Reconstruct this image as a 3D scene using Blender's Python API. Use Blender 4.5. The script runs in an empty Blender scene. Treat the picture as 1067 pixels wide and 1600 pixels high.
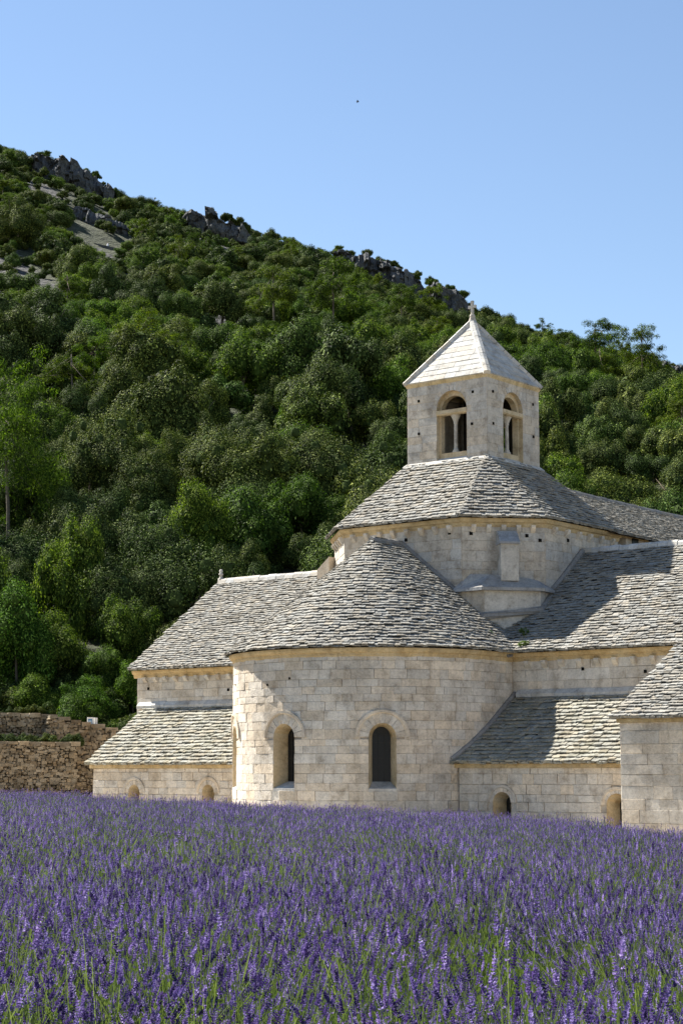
import bpy, math, random
import numpy as np
from mathutils import Vector, Matrix, Euler, noise

random.seed(11)
NPR = np.random.default_rng(5)
scene = bpy.context.scene
COL = scene.collection
R = math.radians

# ------------------------------------------------------------------ camera, sky, sun, exposure
FOC = 2869.0                       # focal length in pixels of the 1067 x 1600 frame
cam_data = bpy.data.cameras.new('camera')
cam_data.sensor_fit = 'VERTICAL'
cam_data.sensor_height = 24.0
cam_data.sensor_width = 16.0
cam_data.lens = FOC / 1600.0 * 24.0
cam_data.clip_start = 0.1
cam_data.clip_end = 5000.0
cam = bpy.data.objects.new('camera', cam_data)
COL.objects.link(cam)
PITCH = R(8.056)
cam.location = (0, 0, 0)
cam.rotation_euler = (math.pi / 2 + PITCH, 0, 0)
scene.camera = cam

THETA = R(37.948)                  # the church is turned by this against the line of sight
SUN_EL = R(48.0)
_d = R(-1.5)
_su, _sv = -math.cos(_d), -math.sin(_d)          # towards the sun, in church axes
SUN = Vector((_su * math.cos(THETA) - _sv * math.sin(THETA), -_su * math.sin(THETA) - _sv * math.cos(THETA), 0)).normalized()
SUN_DIR = Vector((SUN.x * math.cos(SUN_EL), SUN.y * math.cos(SUN_EL), math.sin(SUN_EL)))
world = bpy.data.worlds.new('World')
scene.world = world
world.use_nodes = True
wn = world.node_tree.nodes
sky = wn.new('ShaderNodeTexSky')
sky.sky_type = 'NISHITA'
sky.sun_disc = False
sky.sun_elevation = SUN_EL
sky.sun_rotation = math.atan2(SUN.x, SUN.y)
sky.altitude = 400
sky.air_density = 1.0
sky.dust_density = 0.1
sky.ozone_density = 1.0
wn['Background'].inputs['Strength'].default_value = 0.061
world.node_tree.links.new(sky.outputs['Color'], wn['Background'].inputs['Color'])
sun_data = bpy.data.lights.new('sun', 'SUN')
sun_data.energy = 5.0
sun_data.angle = R(0.5)
sun_data.color = (1.0, 0.95, 0.86)
sun = bpy.data.objects.new('sun', sun_data)
COL.objects.link(sun)
sun.rotation_euler = SUN_DIR.to_track_quat('Z', 'Y').to_euler()
scene.view_settings.view_transform = 'Standard'
scene.view_settings.look = 'None'
scene.view_settings.gamma = 1.0
scene.view_settings.use_curve_mapping = False
scene.view_settings.exposure = 1.5
scene.cycles.use_denoising = True
scene.cycles.denoising_input_passes = 'RGB_ALBEDO_NORMAL'
scene.cycles.denoising_prefilter = 'NONE'
scene.cycles.use_adaptive_sampling = False
scene.cycles.sample_clamp_indirect = 3.0
scene.cycles.max_bounces = 8
scene.cycles.transparent_max_bounces = 8

# ------------------------------------------------------------------ materials
def new_mat(name):
    m = bpy.data.materials.new(name)
    m.use_nodes = True
    nt = m.node_tree
    return m, nt, nt.nodes['Principled BSDF']

def nd(nt, typ, **kw):
    n = nt.nodes.new(typ)
    for k, v in kw.items():
        if k in n.inputs:
            n.inputs[k].default_value = v
        else:
            setattr(n, k, v)
    return n

def ramp(nt, fac, stops):
    r = nt.nodes.new('ShaderNodeValToRGB')
    el = r.color_ramp.elements
    while len(el) < len(stops):
        el.new(0.5)
    for e, (p, c) in zip(el, stops):
        e.position = p
        e.color = (c[0], c[1], c[2], 1) if hasattr(c, '__len__') else (c, c, c, 1)
    nt.links.new(fac, r.inputs['Fac'])
    return r.outputs['Color']

def mixc(nt, fac, a, b, mode='MIX'):
    m = nt.nodes.new('ShaderNodeMix')
    m.data_type = 'RGBA'
    m.blend_type = mode
    for sock, v in ((m.inputs[0], fac), (m.inputs[6], a), (m.inputs[7], b)):
        if hasattr(v, 'is_linked') or hasattr(v, 'links'):
            nt.links.new(v, sock)
        elif hasattr(v, '__len__'):
            sock.default_value = (v[0], v[1], v[2], 1)
        else:
            sock.default_value = v
    return m.outputs[2]

def math_n(nt, op, a, b=0.0):
    m = nt.nodes.new('ShaderNodeMath')
    m.operation = op
    for sock, v in ((m.inputs[0], a), (m.inputs[1], b)):
        if hasattr(v, 'links'):
            nt.links.new(v, sock)
        else:
            sock.default_value = v
    return m.outputs[0]

def piece_random(nt):
    g = nt.nodes.new('ShaderNodeNewGeometry')
    o = nt.nodes.new('ShaderNodeObjectInfo')
    return math_n(nt, 'FRACT', math_n(nt, 'ADD', g.outputs['Random Per Island'], o.outputs['Random'])), g

def pos_noise(nt, g, scale, detail=4, rough=0.6, stretch=None):
    n = nd(nt, 'ShaderNodeTexNoise', Scale=scale, Detail=detail, Roughness=rough)
    if stretch:
        mp = nd(nt, 'ShaderNodeMapping')
        mp.inputs['Scale'].default_value = stretch
        nt.links.new(g.outputs['Position'], mp.inputs['Vector'])
        nt.links.new(mp.outputs['Vector'], n.inputs['Vector'])
    else:
        nt.links.new(g.outputs['Position'], n.inputs['Vector'])
    return n.outputs['Fac']

def bump(nt, bsdf, h, strength, dist):
    b = nd(nt, 'ShaderNodeBump', Strength=strength, Distance=dist)
    nt.links.new(h, b.inputs['Height'])
    nt.links.new(b.outputs['Normal'], bsdf.inputs['Normal'])

def stone_mat(name, cols, var=0.18, stain=(0.16, 0.14, 0.12), stain_amt=0.55, bumpd=0.02, pit=26, rough=0.92, stain_scale=0.55, streak=True):
    m, nt, b = new_mat(name)
    rnd, g = piece_random(nt)
    c = ramp(nt, pos_noise(nt, g, 1.3, 5, 0.65), [(0.25, cols[0]), (0.5, cols[1]), (0.75, cols[2])])
    v = ramp(nt, rnd, [(0.0, 1 - var), (0.5, 1.0), (1.0, 1 + var * 0.55)])
    c = mixc(nt, 1.0, c, v, 'MULTIPLY')
    hue = ramp(nt, math_n(nt, 'FRACT', math_n(nt, 'MULTIPLY', rnd, 7.31)), [(0.0, (1.05, 0.97, 0.86)), (0.45, (1, 1, 1)), (1.0, (0.95, 0.99, 1.04))])
    c = mixc(nt, 0.8, c, hue, 'MULTIPLY')
    st = pos_noise(nt, g, stain_scale, 6, 0.68, (1, 1, 0.45) if streak else None)
    c = mixc(nt, math_n(nt, 'MULTIPLY', ramp(nt, st, [(0.48, 0.0), (0.72, 1.0)]), stain_amt), c, stain)
    mot = pos_noise(nt, g, 2.6, 6, 0.7)
    c = mixc(nt, 0.9, c, ramp(nt, mot, [(0.30, (0.66, 0.63, 0.60)), (0.48, (1.0, 1.0, 1.0)), (0.70, (1.10, 1.09, 1.07))]), 'MULTIPLY')
    if streak:
        sk_ = pos_noise(nt, g, 1.0, 4, 0.6, (3.2, 3.2, 0.22))
        c = mixc(nt, math_n(nt, 'MULTIPLY', ramp(nt, sk_, [(0.54, 0.0), (0.70, 1.0)]), stain_amt * .6), c, stain)
    fine = pos_noise(nt, g, 14, 5, 0.75)
    c = mixc(nt, 0.75, c, ramp(nt, fine, [(0.28, 0.62), (0.5, 1.0), (0.72, 1.16)]), 'MULTIPLY')
    nt.links.new(c, b.inputs['Base Color'])
    b.inputs['Roughness'].default_value = rough
    b.inputs['Specular IOR Level'].default_value = 0.2
    hh = math_n(nt, 'ADD', pos_noise(nt, g, pit, 4, 0.7), math_n(nt, 'MULTIPLY', pos_noise(nt, g, 4, 3, 0.6), 1.5))
    bump(nt, b, hh, 0.8, bumpd)
    return m

def plain(name, col, rough=0.8, spec=0.3, metallic=0.0):
    m, nt, b = new_mat(name)
    b.inputs['Base Color'].default_value = (*col, 1)
    b.inputs['Roughness'].default_value = rough
    b.inputs['Specular IOR Level'].default_value = spec
    b.inputs['Metallic'].default_value = metallic
    return m

def leaf_mat(name, dark, mid, light, trans=0.35, rough=0.5, tcol=None, spec=0.4):
    m, nt, b = new_mat(name)
    g = nt.nodes.new('ShaderNodeNewGeometry')
    o = nt.nodes.new('ShaderNodeObjectInfo')
    c = ramp(nt, g.outputs['Random Per Island'], [(0.0, dark), (0.30, dark), (0.68, mid), (1.0, light)])
    tint = ramp(nt, o.outputs['Random'], [(0.0, (0.62, 0.74, 0.7)), (0.3, (0.9, 0.95, 0.95)), (0.55, (1.1, 1.05, 0.9)), (0.8, (1.3, 1.22, 0.8)), (1.0, (0.85, 1.1, 0.85))])
    c = mixc(nt, 1.0, c, tint, 'MULTIPLY')
    c = mixc(nt, 1.0, c, (0.92, 0.92, 0.80), 'MULTIPLY')
    nt.links.new(c, b.inputs['Base Color'])
    b.inputs['Roughness'].default_value = rough
    b.inputs['Specular IOR Level'].default_value = spec
    t = nt.nodes.new('ShaderNodeBsdfTranslucent')
    tc = mixc(nt, 1.0, c, tcol or (1.5, 1.9, 0.5), 'MULTIPLY')
    nt.links.new(tc, t.inputs['Color'])
    ms = nt.nodes.new('ShaderNodeMixShader')
    ms.inputs[0].default_value = trans
    nt.links.new(b.outputs[0], ms.inputs[1])
    nt.links.new(t.outputs[0], ms.inputs[2])
    nt.links.new(ms.outputs[0], nt.nodes['Material Output'].inputs['Surface'])
    return m

LIME = [(0.50, 0.442, 0.362), (0.61, 0.548, 0.464), (0.69, 0.63, 0.545)]
M = {}
M['ashlar'] = stone_mat('ashlar limestone', LIME, 0.15, (0.34, 0.275, 0.205), 0.6, stain_scale=0.42)
M['tower_stone'] = stone_mat('tower limestone', [(0.40, 0.36, 0.305), (0.51, 0.465, 0.40), (0.59, 0.545, 0.48)], 0.08, (0.24, 0.22, 0.20), 0.6, 0.015, 32, stain_scale=1.1)
M['mortar'] = stone_mat('wall mortar', [(0.37, 0.315, 0.25), (0.46, 0.40, 0.33), (0.53, 0.47, 0.395)], 0.0, (0.2, 0.18, 0.15), 0.5, 0.02)
M['ochre'] = stone_mat('ochre lichen cornice stone with painted bounce', [(0.46, 0.335, 0.165), (0.56, 0.425, 0.235), (0.60, 0.50, 0.33)], 0.12, (0.22, 0.17, 0.11), 0.5, 0.015, stain_scale=0.9)  # the ochre also has warm bounced light painted into the stone colour
M['slate'] = stone_mat('limestone roof slate', [(0.22, 0.21, 0.188), (0.285, 0.274, 0.246), (0.35, 0.336, 0.302)], 0.19, (0.135, 0.13, 0.112), 0.5, 0.03, 18, stain_scale=0.8, streak=False)
M['slate_moss'] = stone_mat('limestone roof slate with lichen', [(0.23, 0.22, 0.184), (0.295, 0.284, 0.242), (0.36, 0.346, 0.298)], 0.19, (0.18, 0.17, 0.095), 0.5, 0.03, 18, stain_scale=1.6, streak=False)
M['under'] = plain('roof underlay', (0.05, 0.047, 0.04), 1.0, 0.0)
M['white_stone'] = stone_mat('pale weathered capping stone', [(0.42, 0.40, 0.36), (0.52, 0.50, 0.46), (0.60, 0.58, 0.54)], 0.12, (0.33, 0.32, 0.30), 0.5, 0.012)
M['fillet'] = stone_mat('grey mortar fillet', [(0.20, 0.19, 0.175), (0.26, 0.245, 0.225), (0.32, 0.30, 0.28)], 0.1, (0.13, 0.125, 0.12), 0.5, 0.02)
M['rubble'] = stone_mat('ochre rubble stone', [(0.20, 0.155, 0.10), (0.29, 0.232, 0.158), (0.41, 0.345, 0.255)], 0.45, (0.10, 0.085, 0.06), 0.6, 0.03, 20, stain_scale=1.0, streak=False)
M['earth_joint'] = plain('earth between stones', (0.07, 0.055, 0.036), 1.0, 0.0)
M['hole'] = plain('painted putlog hole shade', (0.012, 0.011, 0.010), 1.0, 0.0)  # near-black paint for the shade of a recess, on boxes standing proud
M['glass'] = plain('dark leaded glass', (0.012, 0.011, 0.010), 0.35, 0.3)
M['lead'] = plain('window lead', (0.03, 0.028, 0.025), 0.6, 0.3)
M['bark'] = stone_mat('tree bark', [(0.10, 0.08, 0.06), (0.16, 0.13, 0.10), (0.22, 0.19, 0.15)], 0.1, (0.05, 0.04, 0.03), 0.5, 0.03, 30)
M['belfry_shade'] = plain('painted belfry inside shade', (0.05, 0.045, 0.038), 1.0, 0.0)  # shade inside the belfry, painted as a near-black wall colour
M['lead_stone'] = stone_mat('blue grey weathered slab', [(0.25, 0.25, 0.255), (0.34, 0.34, 0.34), (0.42, 0.415, 0.40)], 0.1, (0.16, 0.155, 0.15), 0.6, 0.02)
M['spire'] = stone_mat('white spire slab', [(0.36, 0.35, 0.325), (0.44, 0.43, 0.405), (0.49, 0.48, 0.455)], 0.14, (0.32, 0.31, 0.29), 0.5, 0.01)
M['rock'] = stone_mat('grey limestone cliff', [(0.06, 0.065, 0.072), (0.10, 0.105, 0.11), (0.165, 0.167, 0.165)], 0.1, (0.06, 0.062, 0.065), 0.8, 0.25, 1.2, stain_scale=0.25)

# ------------------------------------------------------------------ mesh helpers
class MB:
    def __init__(self):
        self.v, self.f, self.m = [], [], []
    def quad(self, a, b, c, d, mi=0):
        n = len(self.v); self.v += [tuple(a), tuple(b), tuple(c), tuple(d)]; self.f.append((n, n + 1, n + 2, n + 3)); self.m.append(mi)
    def tri(self, a, b, c, mi=0):
        n = len(self.v); self.v += [tuple(a), tuple(b), tuple(c)]; self.f.append((n, n + 1, n + 2)); self.m.append(mi)
    def poly(self, pts, mi=0):
        n = len(self.v); self.v += [tuple(p) for p in pts]; self.f.append(tuple(range(n, n + len(pts)))); self.m.append(mi)
    def add(self, verts, faces, mi=0):
        n = len(self.v); self.v += [tuple(p) for p in verts]; self.f += [tuple(i + n for i in f) for f in faces]; self.m += [mi] * len(faces)
    def box(self, x0, x1, y0, y1, z0, z1, mi=0):
        vs = [(x, y, z) for z in (z0, z1) for y in (y0, y1) for x in (x0, x1)]
        self.add(vs, [(0, 2, 3, 1), (4, 5, 7, 6), (0, 1, 5, 4), (2, 6, 7, 3), (0, 4, 6, 2), (1, 3, 7, 5)], mi)
    def prism(self, outline, axis_pts, mi=0):
        """sweep: list of rings (each a list of points), closed caps"""
        n = len(self.v); k = len(axis_pts[0])
        for ring in axis_pts:
            self.v += [tuple(p) for p in ring]
        for i in range(len(axis_pts) - 1):
            for j in range(k):
                a = n + i * k + j; b = n + i * k + (j + 1) % k
                self.f.append((a, b, b + k, a + k)); self.m.append(mi)
        self.f.append(tuple(range(n + k - 1, n - 1, -1))); self.m.append(mi)
        e = n + (len(axis_pts) - 1) * k
        self.f.append(tuple(range(e, e + k))); self.m.append(mi)
    def tube(self, pts, rads, k=7, mi=0):
        rings = []
        for i, p in enumerate(pts):
            p = Vector(p)
            t = (Vector(pts[min(i + 1, len(pts) - 1)]) - Vector(pts[max(i - 1, 0)])).normalized()
            s = t.orthogonal().normalized() if abs(t.z) < 0.95 else Vector((1, 0, 0)).cross(t).normalized()
            w = t.cross(s)
            rings.append([p + (s * math.cos(6.2832 * j / k) + w * math.sin(6.2832 * j / k)) * rads[i] for j in range(k)])
        self.prism(rings[0], rings, mi)
    def mesh(self, name, mats, smooth=False):
        me = bpy.data.meshes.new(name)
        me.from_pydata(self.v, [], self.f)
        for mt in (mats if isinstance(mats, (list, tuple)) else [mats]):
            me.materials.append(mt)
        if any(self.m):
            me.polygons.foreach_set('material_index', self.m)
        if smooth:
            me.polygons.foreach_set('use_smooth', [True] * len(me.polygons))
        me.update()
        return me
    def build(self, name, mats, parent=None, smooth=False, fix=True):
        me = self.mesh(name, mats, smooth)
        if fix:
            import bmesh
            bm = bmesh.new(); bm.from_mesh(me)
            bmesh.ops.recalc_face_normals(bm, faces=bm.faces); bm.to_mesh(me); bm.free()
        o = bpy.data.objects.new(name, me)
        COL.objects.link(o)
        if parent:
            o.parent = parent
        return o

def tag(o, label=None, cat=None, group=None, kind=None):
    for k, v in (('label', label), ('category', cat), ('group', group), ('kind', kind)):
        if v:
            o[k] = v
    return o

def empty(name, loc, rz=0.0, parent=None):
    o = bpy.data.objects.new(name, None)
    o.empty_display_size = 0.3
    COL.objects.link(o)
    o.location = loc
    o.rotation_euler = (0, 0, rz)
    if parent:
        o.parent = parent
    return o

def px_of(p):
    """pixel (of the 1067 x 1600 frame) and depth of a world point"""
    d = p[1] * math.cos(PITCH) + p[2] * math.sin(PITCH)
    h = -p[1] * math.sin(PITCH) + p[2] * math.cos(PITCH)
    return 533.5 + FOC * p[0] / d, 800 - FOC * h / d, d

# ------------------------------------------------------------------ terrain
def top_z(x, y):                      # height of the lavender heads
    z = -0.65 - 0.0378 * x - 0.0092 * (y - 4.9)
    if x > 0:
        z -= 0.003 * min(x, 30) ** 2 * min(1, y / 40)
    return z

def ground_z(x, y):
    xx = max(-60, min(30, x)); yy = min(y, 75)
    return top_z(xx, yy) - 0.62

def fbm(x, y, s, o=4):
    return noise.fractal(Vector((x / s, y / s, 3.7)), 1.0, 2.0, o)

def hill_z(x, y):
    yy = y - 78
    if yy < 0:
        return -2.5 + yy * 0.3
    A = max(25.0, 93.7 - 0.351 * max(-220, min(260, x)))
    A += 2.2 * math.exp(-((x - 2) / 26) ** 2)
    s = yy / 262
    if s > 1:
        prof = 1 + 0.0 - (s - 1) * 0.25 - (s - 1) ** 2 * 0.6
    else:
        prof = s + 0.03 * math.sin(s * math.pi)
    amp = min(1, yy / 60)
    return -0.6 + A * prof + amp * (3.0 * fbm(x, y, 45) + 0.6 * fbm(x + 50, y, 11))

def sheet(name, xs, ys, fn, mat):
    v = [(x, y, fn(x, y)) for y in ys for x in xs]
    n = len(xs)
    f = [(j * n + i, j * n + i + 1, (j + 1) * n + i + 1, (j + 1) * n + i) for j in range(len(ys) - 1) for i in range(n - 1)]
    mb = MB(); mb.add(v, f)
    o = mb.build(name, mat, smooth=True, fix=False)
    o['kind'] = 'structure'
    return o

m, nt, b = new_mat('field soil')
g = nt.nodes.new('ShaderNodeNewGeometry')
c = ramp(nt, pos_noise(nt, g, 2.2, 6, 0.7), [(0.3, (0.16, 0.125, 0.085)), (0.55, (0.25, 0.21, 0.15)), (0.75, (0.12, 0.13, 0.06))])
nt.links.new(c, b.inputs['Base Color']); b.inputs['Roughness'].default_value = 1.0
bump(nt, b, pos_noise(nt, g, 12, 5, 0.7), 0.8, 0.05)
M['soil'] = m
m, nt, b = new_mat('hillside ground')
g = nt.nodes.new('ShaderNodeNewGeometry')
c1 = ramp(nt, pos_noise(nt, g, 0.5, 6, 0.7), [(0.3, (0.018, 0.024, 0.009)), (0.5, (0.035, 0.045, 0.016)), (0.72, (0.075, 0.075, 0.04))])
vor = nd(nt, 'ShaderNodeTexVoronoi', Scale=1.4); nt.links.new(g.outputs['Position'], vor.inputs['Vector'])
c2 = ramp(nt, vor.outputs['Distance'], [(0.0, (0.15, 0.145, 0.14)), (0.3, (0.09, 0.088, 0.086)), (0.7, (0.022, 0.022, 0.022))])
at = nt.nodes.new('ShaderNodeAttribute'); at.attribute_name = 'scree'
k = math_n(nt, 'ADD', at.outputs['Fac'], math_n(nt, 'MULTIPLY', math_n(nt, 'SUBTRACT', pos_noise(nt, g, 0.35, 5, 0.7), 0.5), 0.85))
c = mixc(nt, ramp(nt, k, [(0.48, 0.0), (0.62, 1.0)]), c1, c2)
nt.links.new(c, b.inputs['Base Color']); b.inputs['Roughness'].default_value = 1.0
bump(nt, b, math_n(nt, 'ADD', vor.outputs['Distance'], pos_noise(nt, g, 3, 5, 0.7)), 1.0, 0.4)
M['hill'] = m

def axis(lo, hi, fine_lo, fine_hi, step, coarse):
    a = list(np.arange(lo, fine_lo, coarse)) + list(np.arange(fine_lo, fine_hi, step)) + list(np.arange(fine_hi, hi + coarse, coarse))
    return [float(q) for q in a]

sheet('ground', axis(-900, 900, -40, 40, 1.0, 60), axis(-600, 100, 0, 90, 1.0, 60), ground_z, M['soil'])
m, nt, b = new_mat('pale bounce gravel')
g = nt.nodes.new('ShaderNodeNewGeometry')
nt.links.new(ramp(nt, pos_noise(nt, g, 9, 6, 0.75), [(0.3, (0.37, 0.32, 0.25)), (0.55, (0.50, 0.445, 0.36)), (0.75, (0.58, 0.53, 0.45))]), b.inputs['Base Color'])
b.inputs['Roughness'].default_value = 1.0
bump(nt, b, pos_noise(nt, g, 40, 4, 0.7), 0.8, 0.02)
def uv_xy(u, v):
    return 4.815 + u * math.cos(THETA) - v * math.sin(THETA), 65.974 - u * math.sin(THETA) - v * math.cos(THETA)
gv, gf = [], []
us_, vs_ = [-22 + i for i in range(49)], [2 + .6 * i for i in range(21)]
for v_ in vs_:
    for u_ in us_:
        x_, y_ = uv_xy(u_, v_); gv.append((x_, y_, ground_z(x_, y_) + .03))
n_ = len(us_)
gf = [(j * n_ + i, j * n_ + i + 1, (j + 1) * n_ + i + 1, (j + 1) * n_ + i) for j in range(len(vs_) - 1) for i in range(n_ - 1)]
mb = MB(); mb.add(gv, gf); o = mb.build('bounce_gravel', m, smooth=True); o['kind'] = 'structure'  # unseen pale sheet, added to bounce warm sunlight onto the church walls
hill = sheet('hillside', axis(-900, 900, -90, 90, 2.0, 30), axis(74, 1500, 76, 400, 2.0, 50), hill_z, M['hill'])

# scree fans: world position -> 0..1, given by streaks down the slope
SCREE = [(-58, 312, -46, 285, 4), (-45, 232, -35, 200, 6), (-33, 238, -23, 222, 3.5), (-25, 228, -12, 209, 4), (-22, 300, -14, 272, 4), (4, 320, 16, 302, 4), (44, 300, 52, 272, 3.5), (-38, 262, -30, 246, 3)]
def scree_at(x, y):
    best = 0.0
    for x0, y0, x1, y1, w in SCREE:
        dx, dy = x1 - x0, y1 - y0
        t = max(0, min(1, ((x - x0) * dx + (y - y0) * dy) / (dx * dx + dy * dy)))
        d = math.hypot(x - x0 - t * dx, y - y0 - t * dy) / (w * (0.7 + 0.5 * t))
        best = max(best, 1.25 - d)
    return max(0.0, min(1.0, best))
att = hill.data.attributes.new('scree', 'FLOAT', 'POINT')
att.data.foreach_set('value', [scree_at(v.co.x, v.co.y) for v in hill.data.vertices])

# ------------------------------------------------------------------ the church
ZB = -3.2
CHX, CHY = 4.815, 65.974
church = empty('abbey_church', (CHX, CHY, ZB), -THETA)
tag(church, 'pale limestone abbey church with round apse, slate roofs and square bell tower', 'church')
def L(u, v, z):                       # church axes (u along the transept, v out of the apse, z from the eye) to the empty's local axes
    return Vector((u, -v, z - ZB))
CH_M = Matrix.Translation((CHX, CHY, ZB)) @ Matrix.Rotation(-THETA, 4, 'Z')

# pieces: alike stones and slates with shared meshes; the largest in view become objects, the rest is joined for each part
PIECES = {}                           # kind -> list of (variant, matrix, parent object, material key)
VARIANTS = {}
def block_variant(seed):
    r = random.Random(seed)
    j = lambda s: r.uniform(-s, s)
    ring = [(-.5, -.5), (.5, -.5), (.5, .5), (-.5, .5)]
    v = [(x, 0.5, z) for x, z in ring]
    v += [(x + j(.012), -0.40 + j(.03), z + j(.015)) for x, z in ring]
    v += [(x * 0.982 + j(.006), -0.5 + j(.03), z * 0.965 + j(.012)) for x, z in ring]
    f = [(8, 9, 10, 11)]
    for i in range(4):
        k = (i + 1) % 4
        f += [(i, k, 4 + k, 4 + i), (4 + i, 4 + k, 8 + k, 8 + i)]
    return v, f
def slate_variant(seed):
    """flat slab: x across, y up the slope (low edge at -.5), z thickness; ragged low edge"""
    r = random.Random(seed)
    j = lambda s: r.uniform(-s, s)
    xs = [-.5, -.2 + j(.1), .2 + j(.1), .5]
    v = []
    for x in xs:
        lo = -.5 + j(.075)
        v += [(x, .5, -.5), (x, .5, .5), (x + j(.03), lo, .5 + j(.28)), (x + j(.03), lo + j(.05), -.5)]
    f = []
    for i in range(3):
        a, b_ = i * 4, i * 4 + 4
        f += [(a + 1, a + 2, b_ + 2, b_ + 1), (a + 2, a + 3, b_ + 3, b_ + 2)]
    f += [(0, 3, 2, 1), (12, 13, 14, 15)]
    return v, f
def rubble_variant(seed):
    r = random.Random(seed)
    n = 7
    base = [(0.5 * math.cos(6.2832 * i / n + r.uniform(-.2, .2)) * r.uniform(.88, 1.1), 0.5 * math.sin(6.2832 * i / n + r.uniform(-.2, .2)) * r.uniform(.88, 1.1)) for i in range(n)]
    v = [(x, .5, z) for x, z in base] + [(x, -.2 + r.uniform(-.1, .1), z) for x, z in base] + [(x * .62, -.5 + r.uniform(-.12, .12), z * .62) for x, z in base]
    f = [tuple(range(2 * n, 3 * n))]
    for i in range(n):
        k = (i + 1) % n
        f += [(i, k, n + k, n + i), (n + i, n + k, 2 * n + k, 2 * n + i)]
    return v, f
for _k, _fn, _n in (('block', block_variant, 8), ('slate', slate_variant, 14), ('rubble', rubble_variant, 12)):
    VARIANTS[_k] = [_fn(100 + i) for i in range(_n)]
def piece(kind, shape, mat, parent, origin, ex, ey, ez, group_m=None):
    """one piece: local frame columns ex, ey, ez (with lengths) about origin, in the parent thing's local axes"""
    mt = Matrix(((ex.x, ey.x, ez.x, origin.x), (ex.y, ey.y, ez.y, origin.y), (ex.z, ey.z, ez.z, origin.z), (0, 0, 0, 1)))
    PIECES.setdefault(kind, []).append((shape, random.randrange(len(VARIANTS[shape])), mt, parent, mat, group_m or CH_M, ex.length * max(ez.length, ey.length if shape == 'slate' else 0)))
_pm = {}
def piece_mesh(shape, vi, mat, name):
    key = (shape, vi, mat)
    if key not in _pm:
        mb = MB(); mb.add(*VARIANTS[shape][vi])
        me = mb.mesh(name, M[mat])
        import bmesh
        bm = bmesh.new(); bm.from_mesh(me); bmesh.ops.recalc_face_normals(bm, faces=bm.faces); bm.to_mesh(me); bm.free()
        _pm[key] = me
    return _pm[key]
def emit_pieces(limits):
    for kind, lst in PIECES.items():
        scored = []
        for i, (shape, vi, mt, par, mat, gm, area) in enumerate(lst):
            p = gm @ mt.translation
            x, y, d = px_of(p)
            ok = d > 1 and -5 < x < 1072 and -5 < y < 1235
            nrm = (gm.to_3x3() @ (mt.col[1].xyz if shape != 'slate' else -mt.col[1].xyz + 0.2 * mt.col[2].xyz)).normalized()
            face = max(0.02, nrm.dot(p.normalized())) if shape != 'slate' else 1.0
            scored.append((area / d ** 2 * face if ok else 0, i))
        scored.sort(reverse=True)
        top = {i for s, i in scored[:limits.get(kind, 300)] if s > 0}
        rest = {}
        for i, (shape, vi, mt, par, mat, gm, area) in enumerate(lst):
            if i in top:
                o = bpy.data.objects.new(kind, piece_mesh(shape, vi, mat, kind))
                COL.objects.link(o); o.parent = par; o.matrix_local = mt
            else:
                rest.setdefault((par.name, mat), []).append((shape, vi, mt))
        for (pn, mat), L_ in rest.items():
            V, F, n = [], [], 0
            for shape, vi, mt in L_:
                vs, fs = VARIANTS[shape][vi]
                a = np.array(vs) @ np.array(mt.to_3x3()).T + np.array(mt.translation)
                V.append(a); F += [tuple(q + n for q in f) for f in fs]; n += len(vs)
            me = bpy.data.meshes.new(kind + 's')
            me.from_pydata(np.concatenate(V).tolist(), [], F); me.materials.append(M[mat]); me.update()
            import bmesh
            bm = bmesh.new(); bm.from_mesh(me); bmesh.ops.recalc_face_normals(bm, faces=bm.faces); bm.to_mesh(me); bm.free()
            o = bpy.data.objects.new(kind + 's', me); COL.objects.link(o); o.parent = bpy.data.objects[pn]
            o['kind'] = 'stuff'

# dimensions found from the photograph
ZE, WT, ZR = 3.832, 5.08, 7.521       # transept eave, half width at the eave, ridge
RE, RW, VA, ZAP = 4.80, 4.60, 6.129, 7.693
DA, DB, ZD, DO = 4.484, 2.471, 8.466, 0.27
TT, TE, ZTB, ZTE, ZTOP = 1.724, 1.80, 10.93, 13.96, 16.58
WL, ZL, ZLT = 7.842, 0.284, 2.40
WFACE = 4.73                          # transept wall
LFACE = 7.62                          # low chapel wall
ULT, ULL, UR = -12.3, -11.62, 12.6

class Plane:                          # a flat wall face: s runs along, z up, d out of the wall
    def __init__(self, o, along, out):
        self.o, self.a, self.n = Vector((*o, 0)), Vector((*along, 0)).normalized(), Vector((*out, 0)).normalized()
    def p(self, s, z, d=0.0):
        q = self.o + self.a * s + self.n * d
        return L(q.x, q.y, z)
    def frame(self, s):
        a, n = self.a, self.n
        return Vector((a.x, -a.y, 0)), Vector((n.x, -n.y, 0))
class Drum:                           # the round wall of the apse: s is arc length from the axis, straight behind the half circle
    def __init__(self, r):
        self.r = r
    def p(self, s, z, d=0.0):
        q = math.pi / 2 * self.r
        r = self.r + d
        if abs(s) <= q:
            f = s / self.r
            return L(r * math.sin(f), VA + r * math.cos(f), z)
        sg = 1 if s > 0 else -1
        return L(sg * r, VA - (abs(s) - q), z)
    def frame(self, s):
        f = max(-math.pi / 2, min(math.pi / 2, s / self.r))
        return Vector((math.cos(f), math.sin(f), 0)), Vector((math.sin(f), -math.cos(f), 0))

def arch_half(o, z):
    """half width of an opening (centre s, half width r, sill, spring) at height z"""
    if z < o['sill'] or z > o['spring'] + o['r']:
        return 0.0
    if z <= o['spring']:
        return o['r']
    return math.sqrt(max(0, o['r'] ** 2 - (z - o['spring']) ** 2))
def arch_top(o, s):
    return o['spring'] + math.sqrt(max(0.0, o['r'] ** 2 - (s - o['s']) ** 2))

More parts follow.
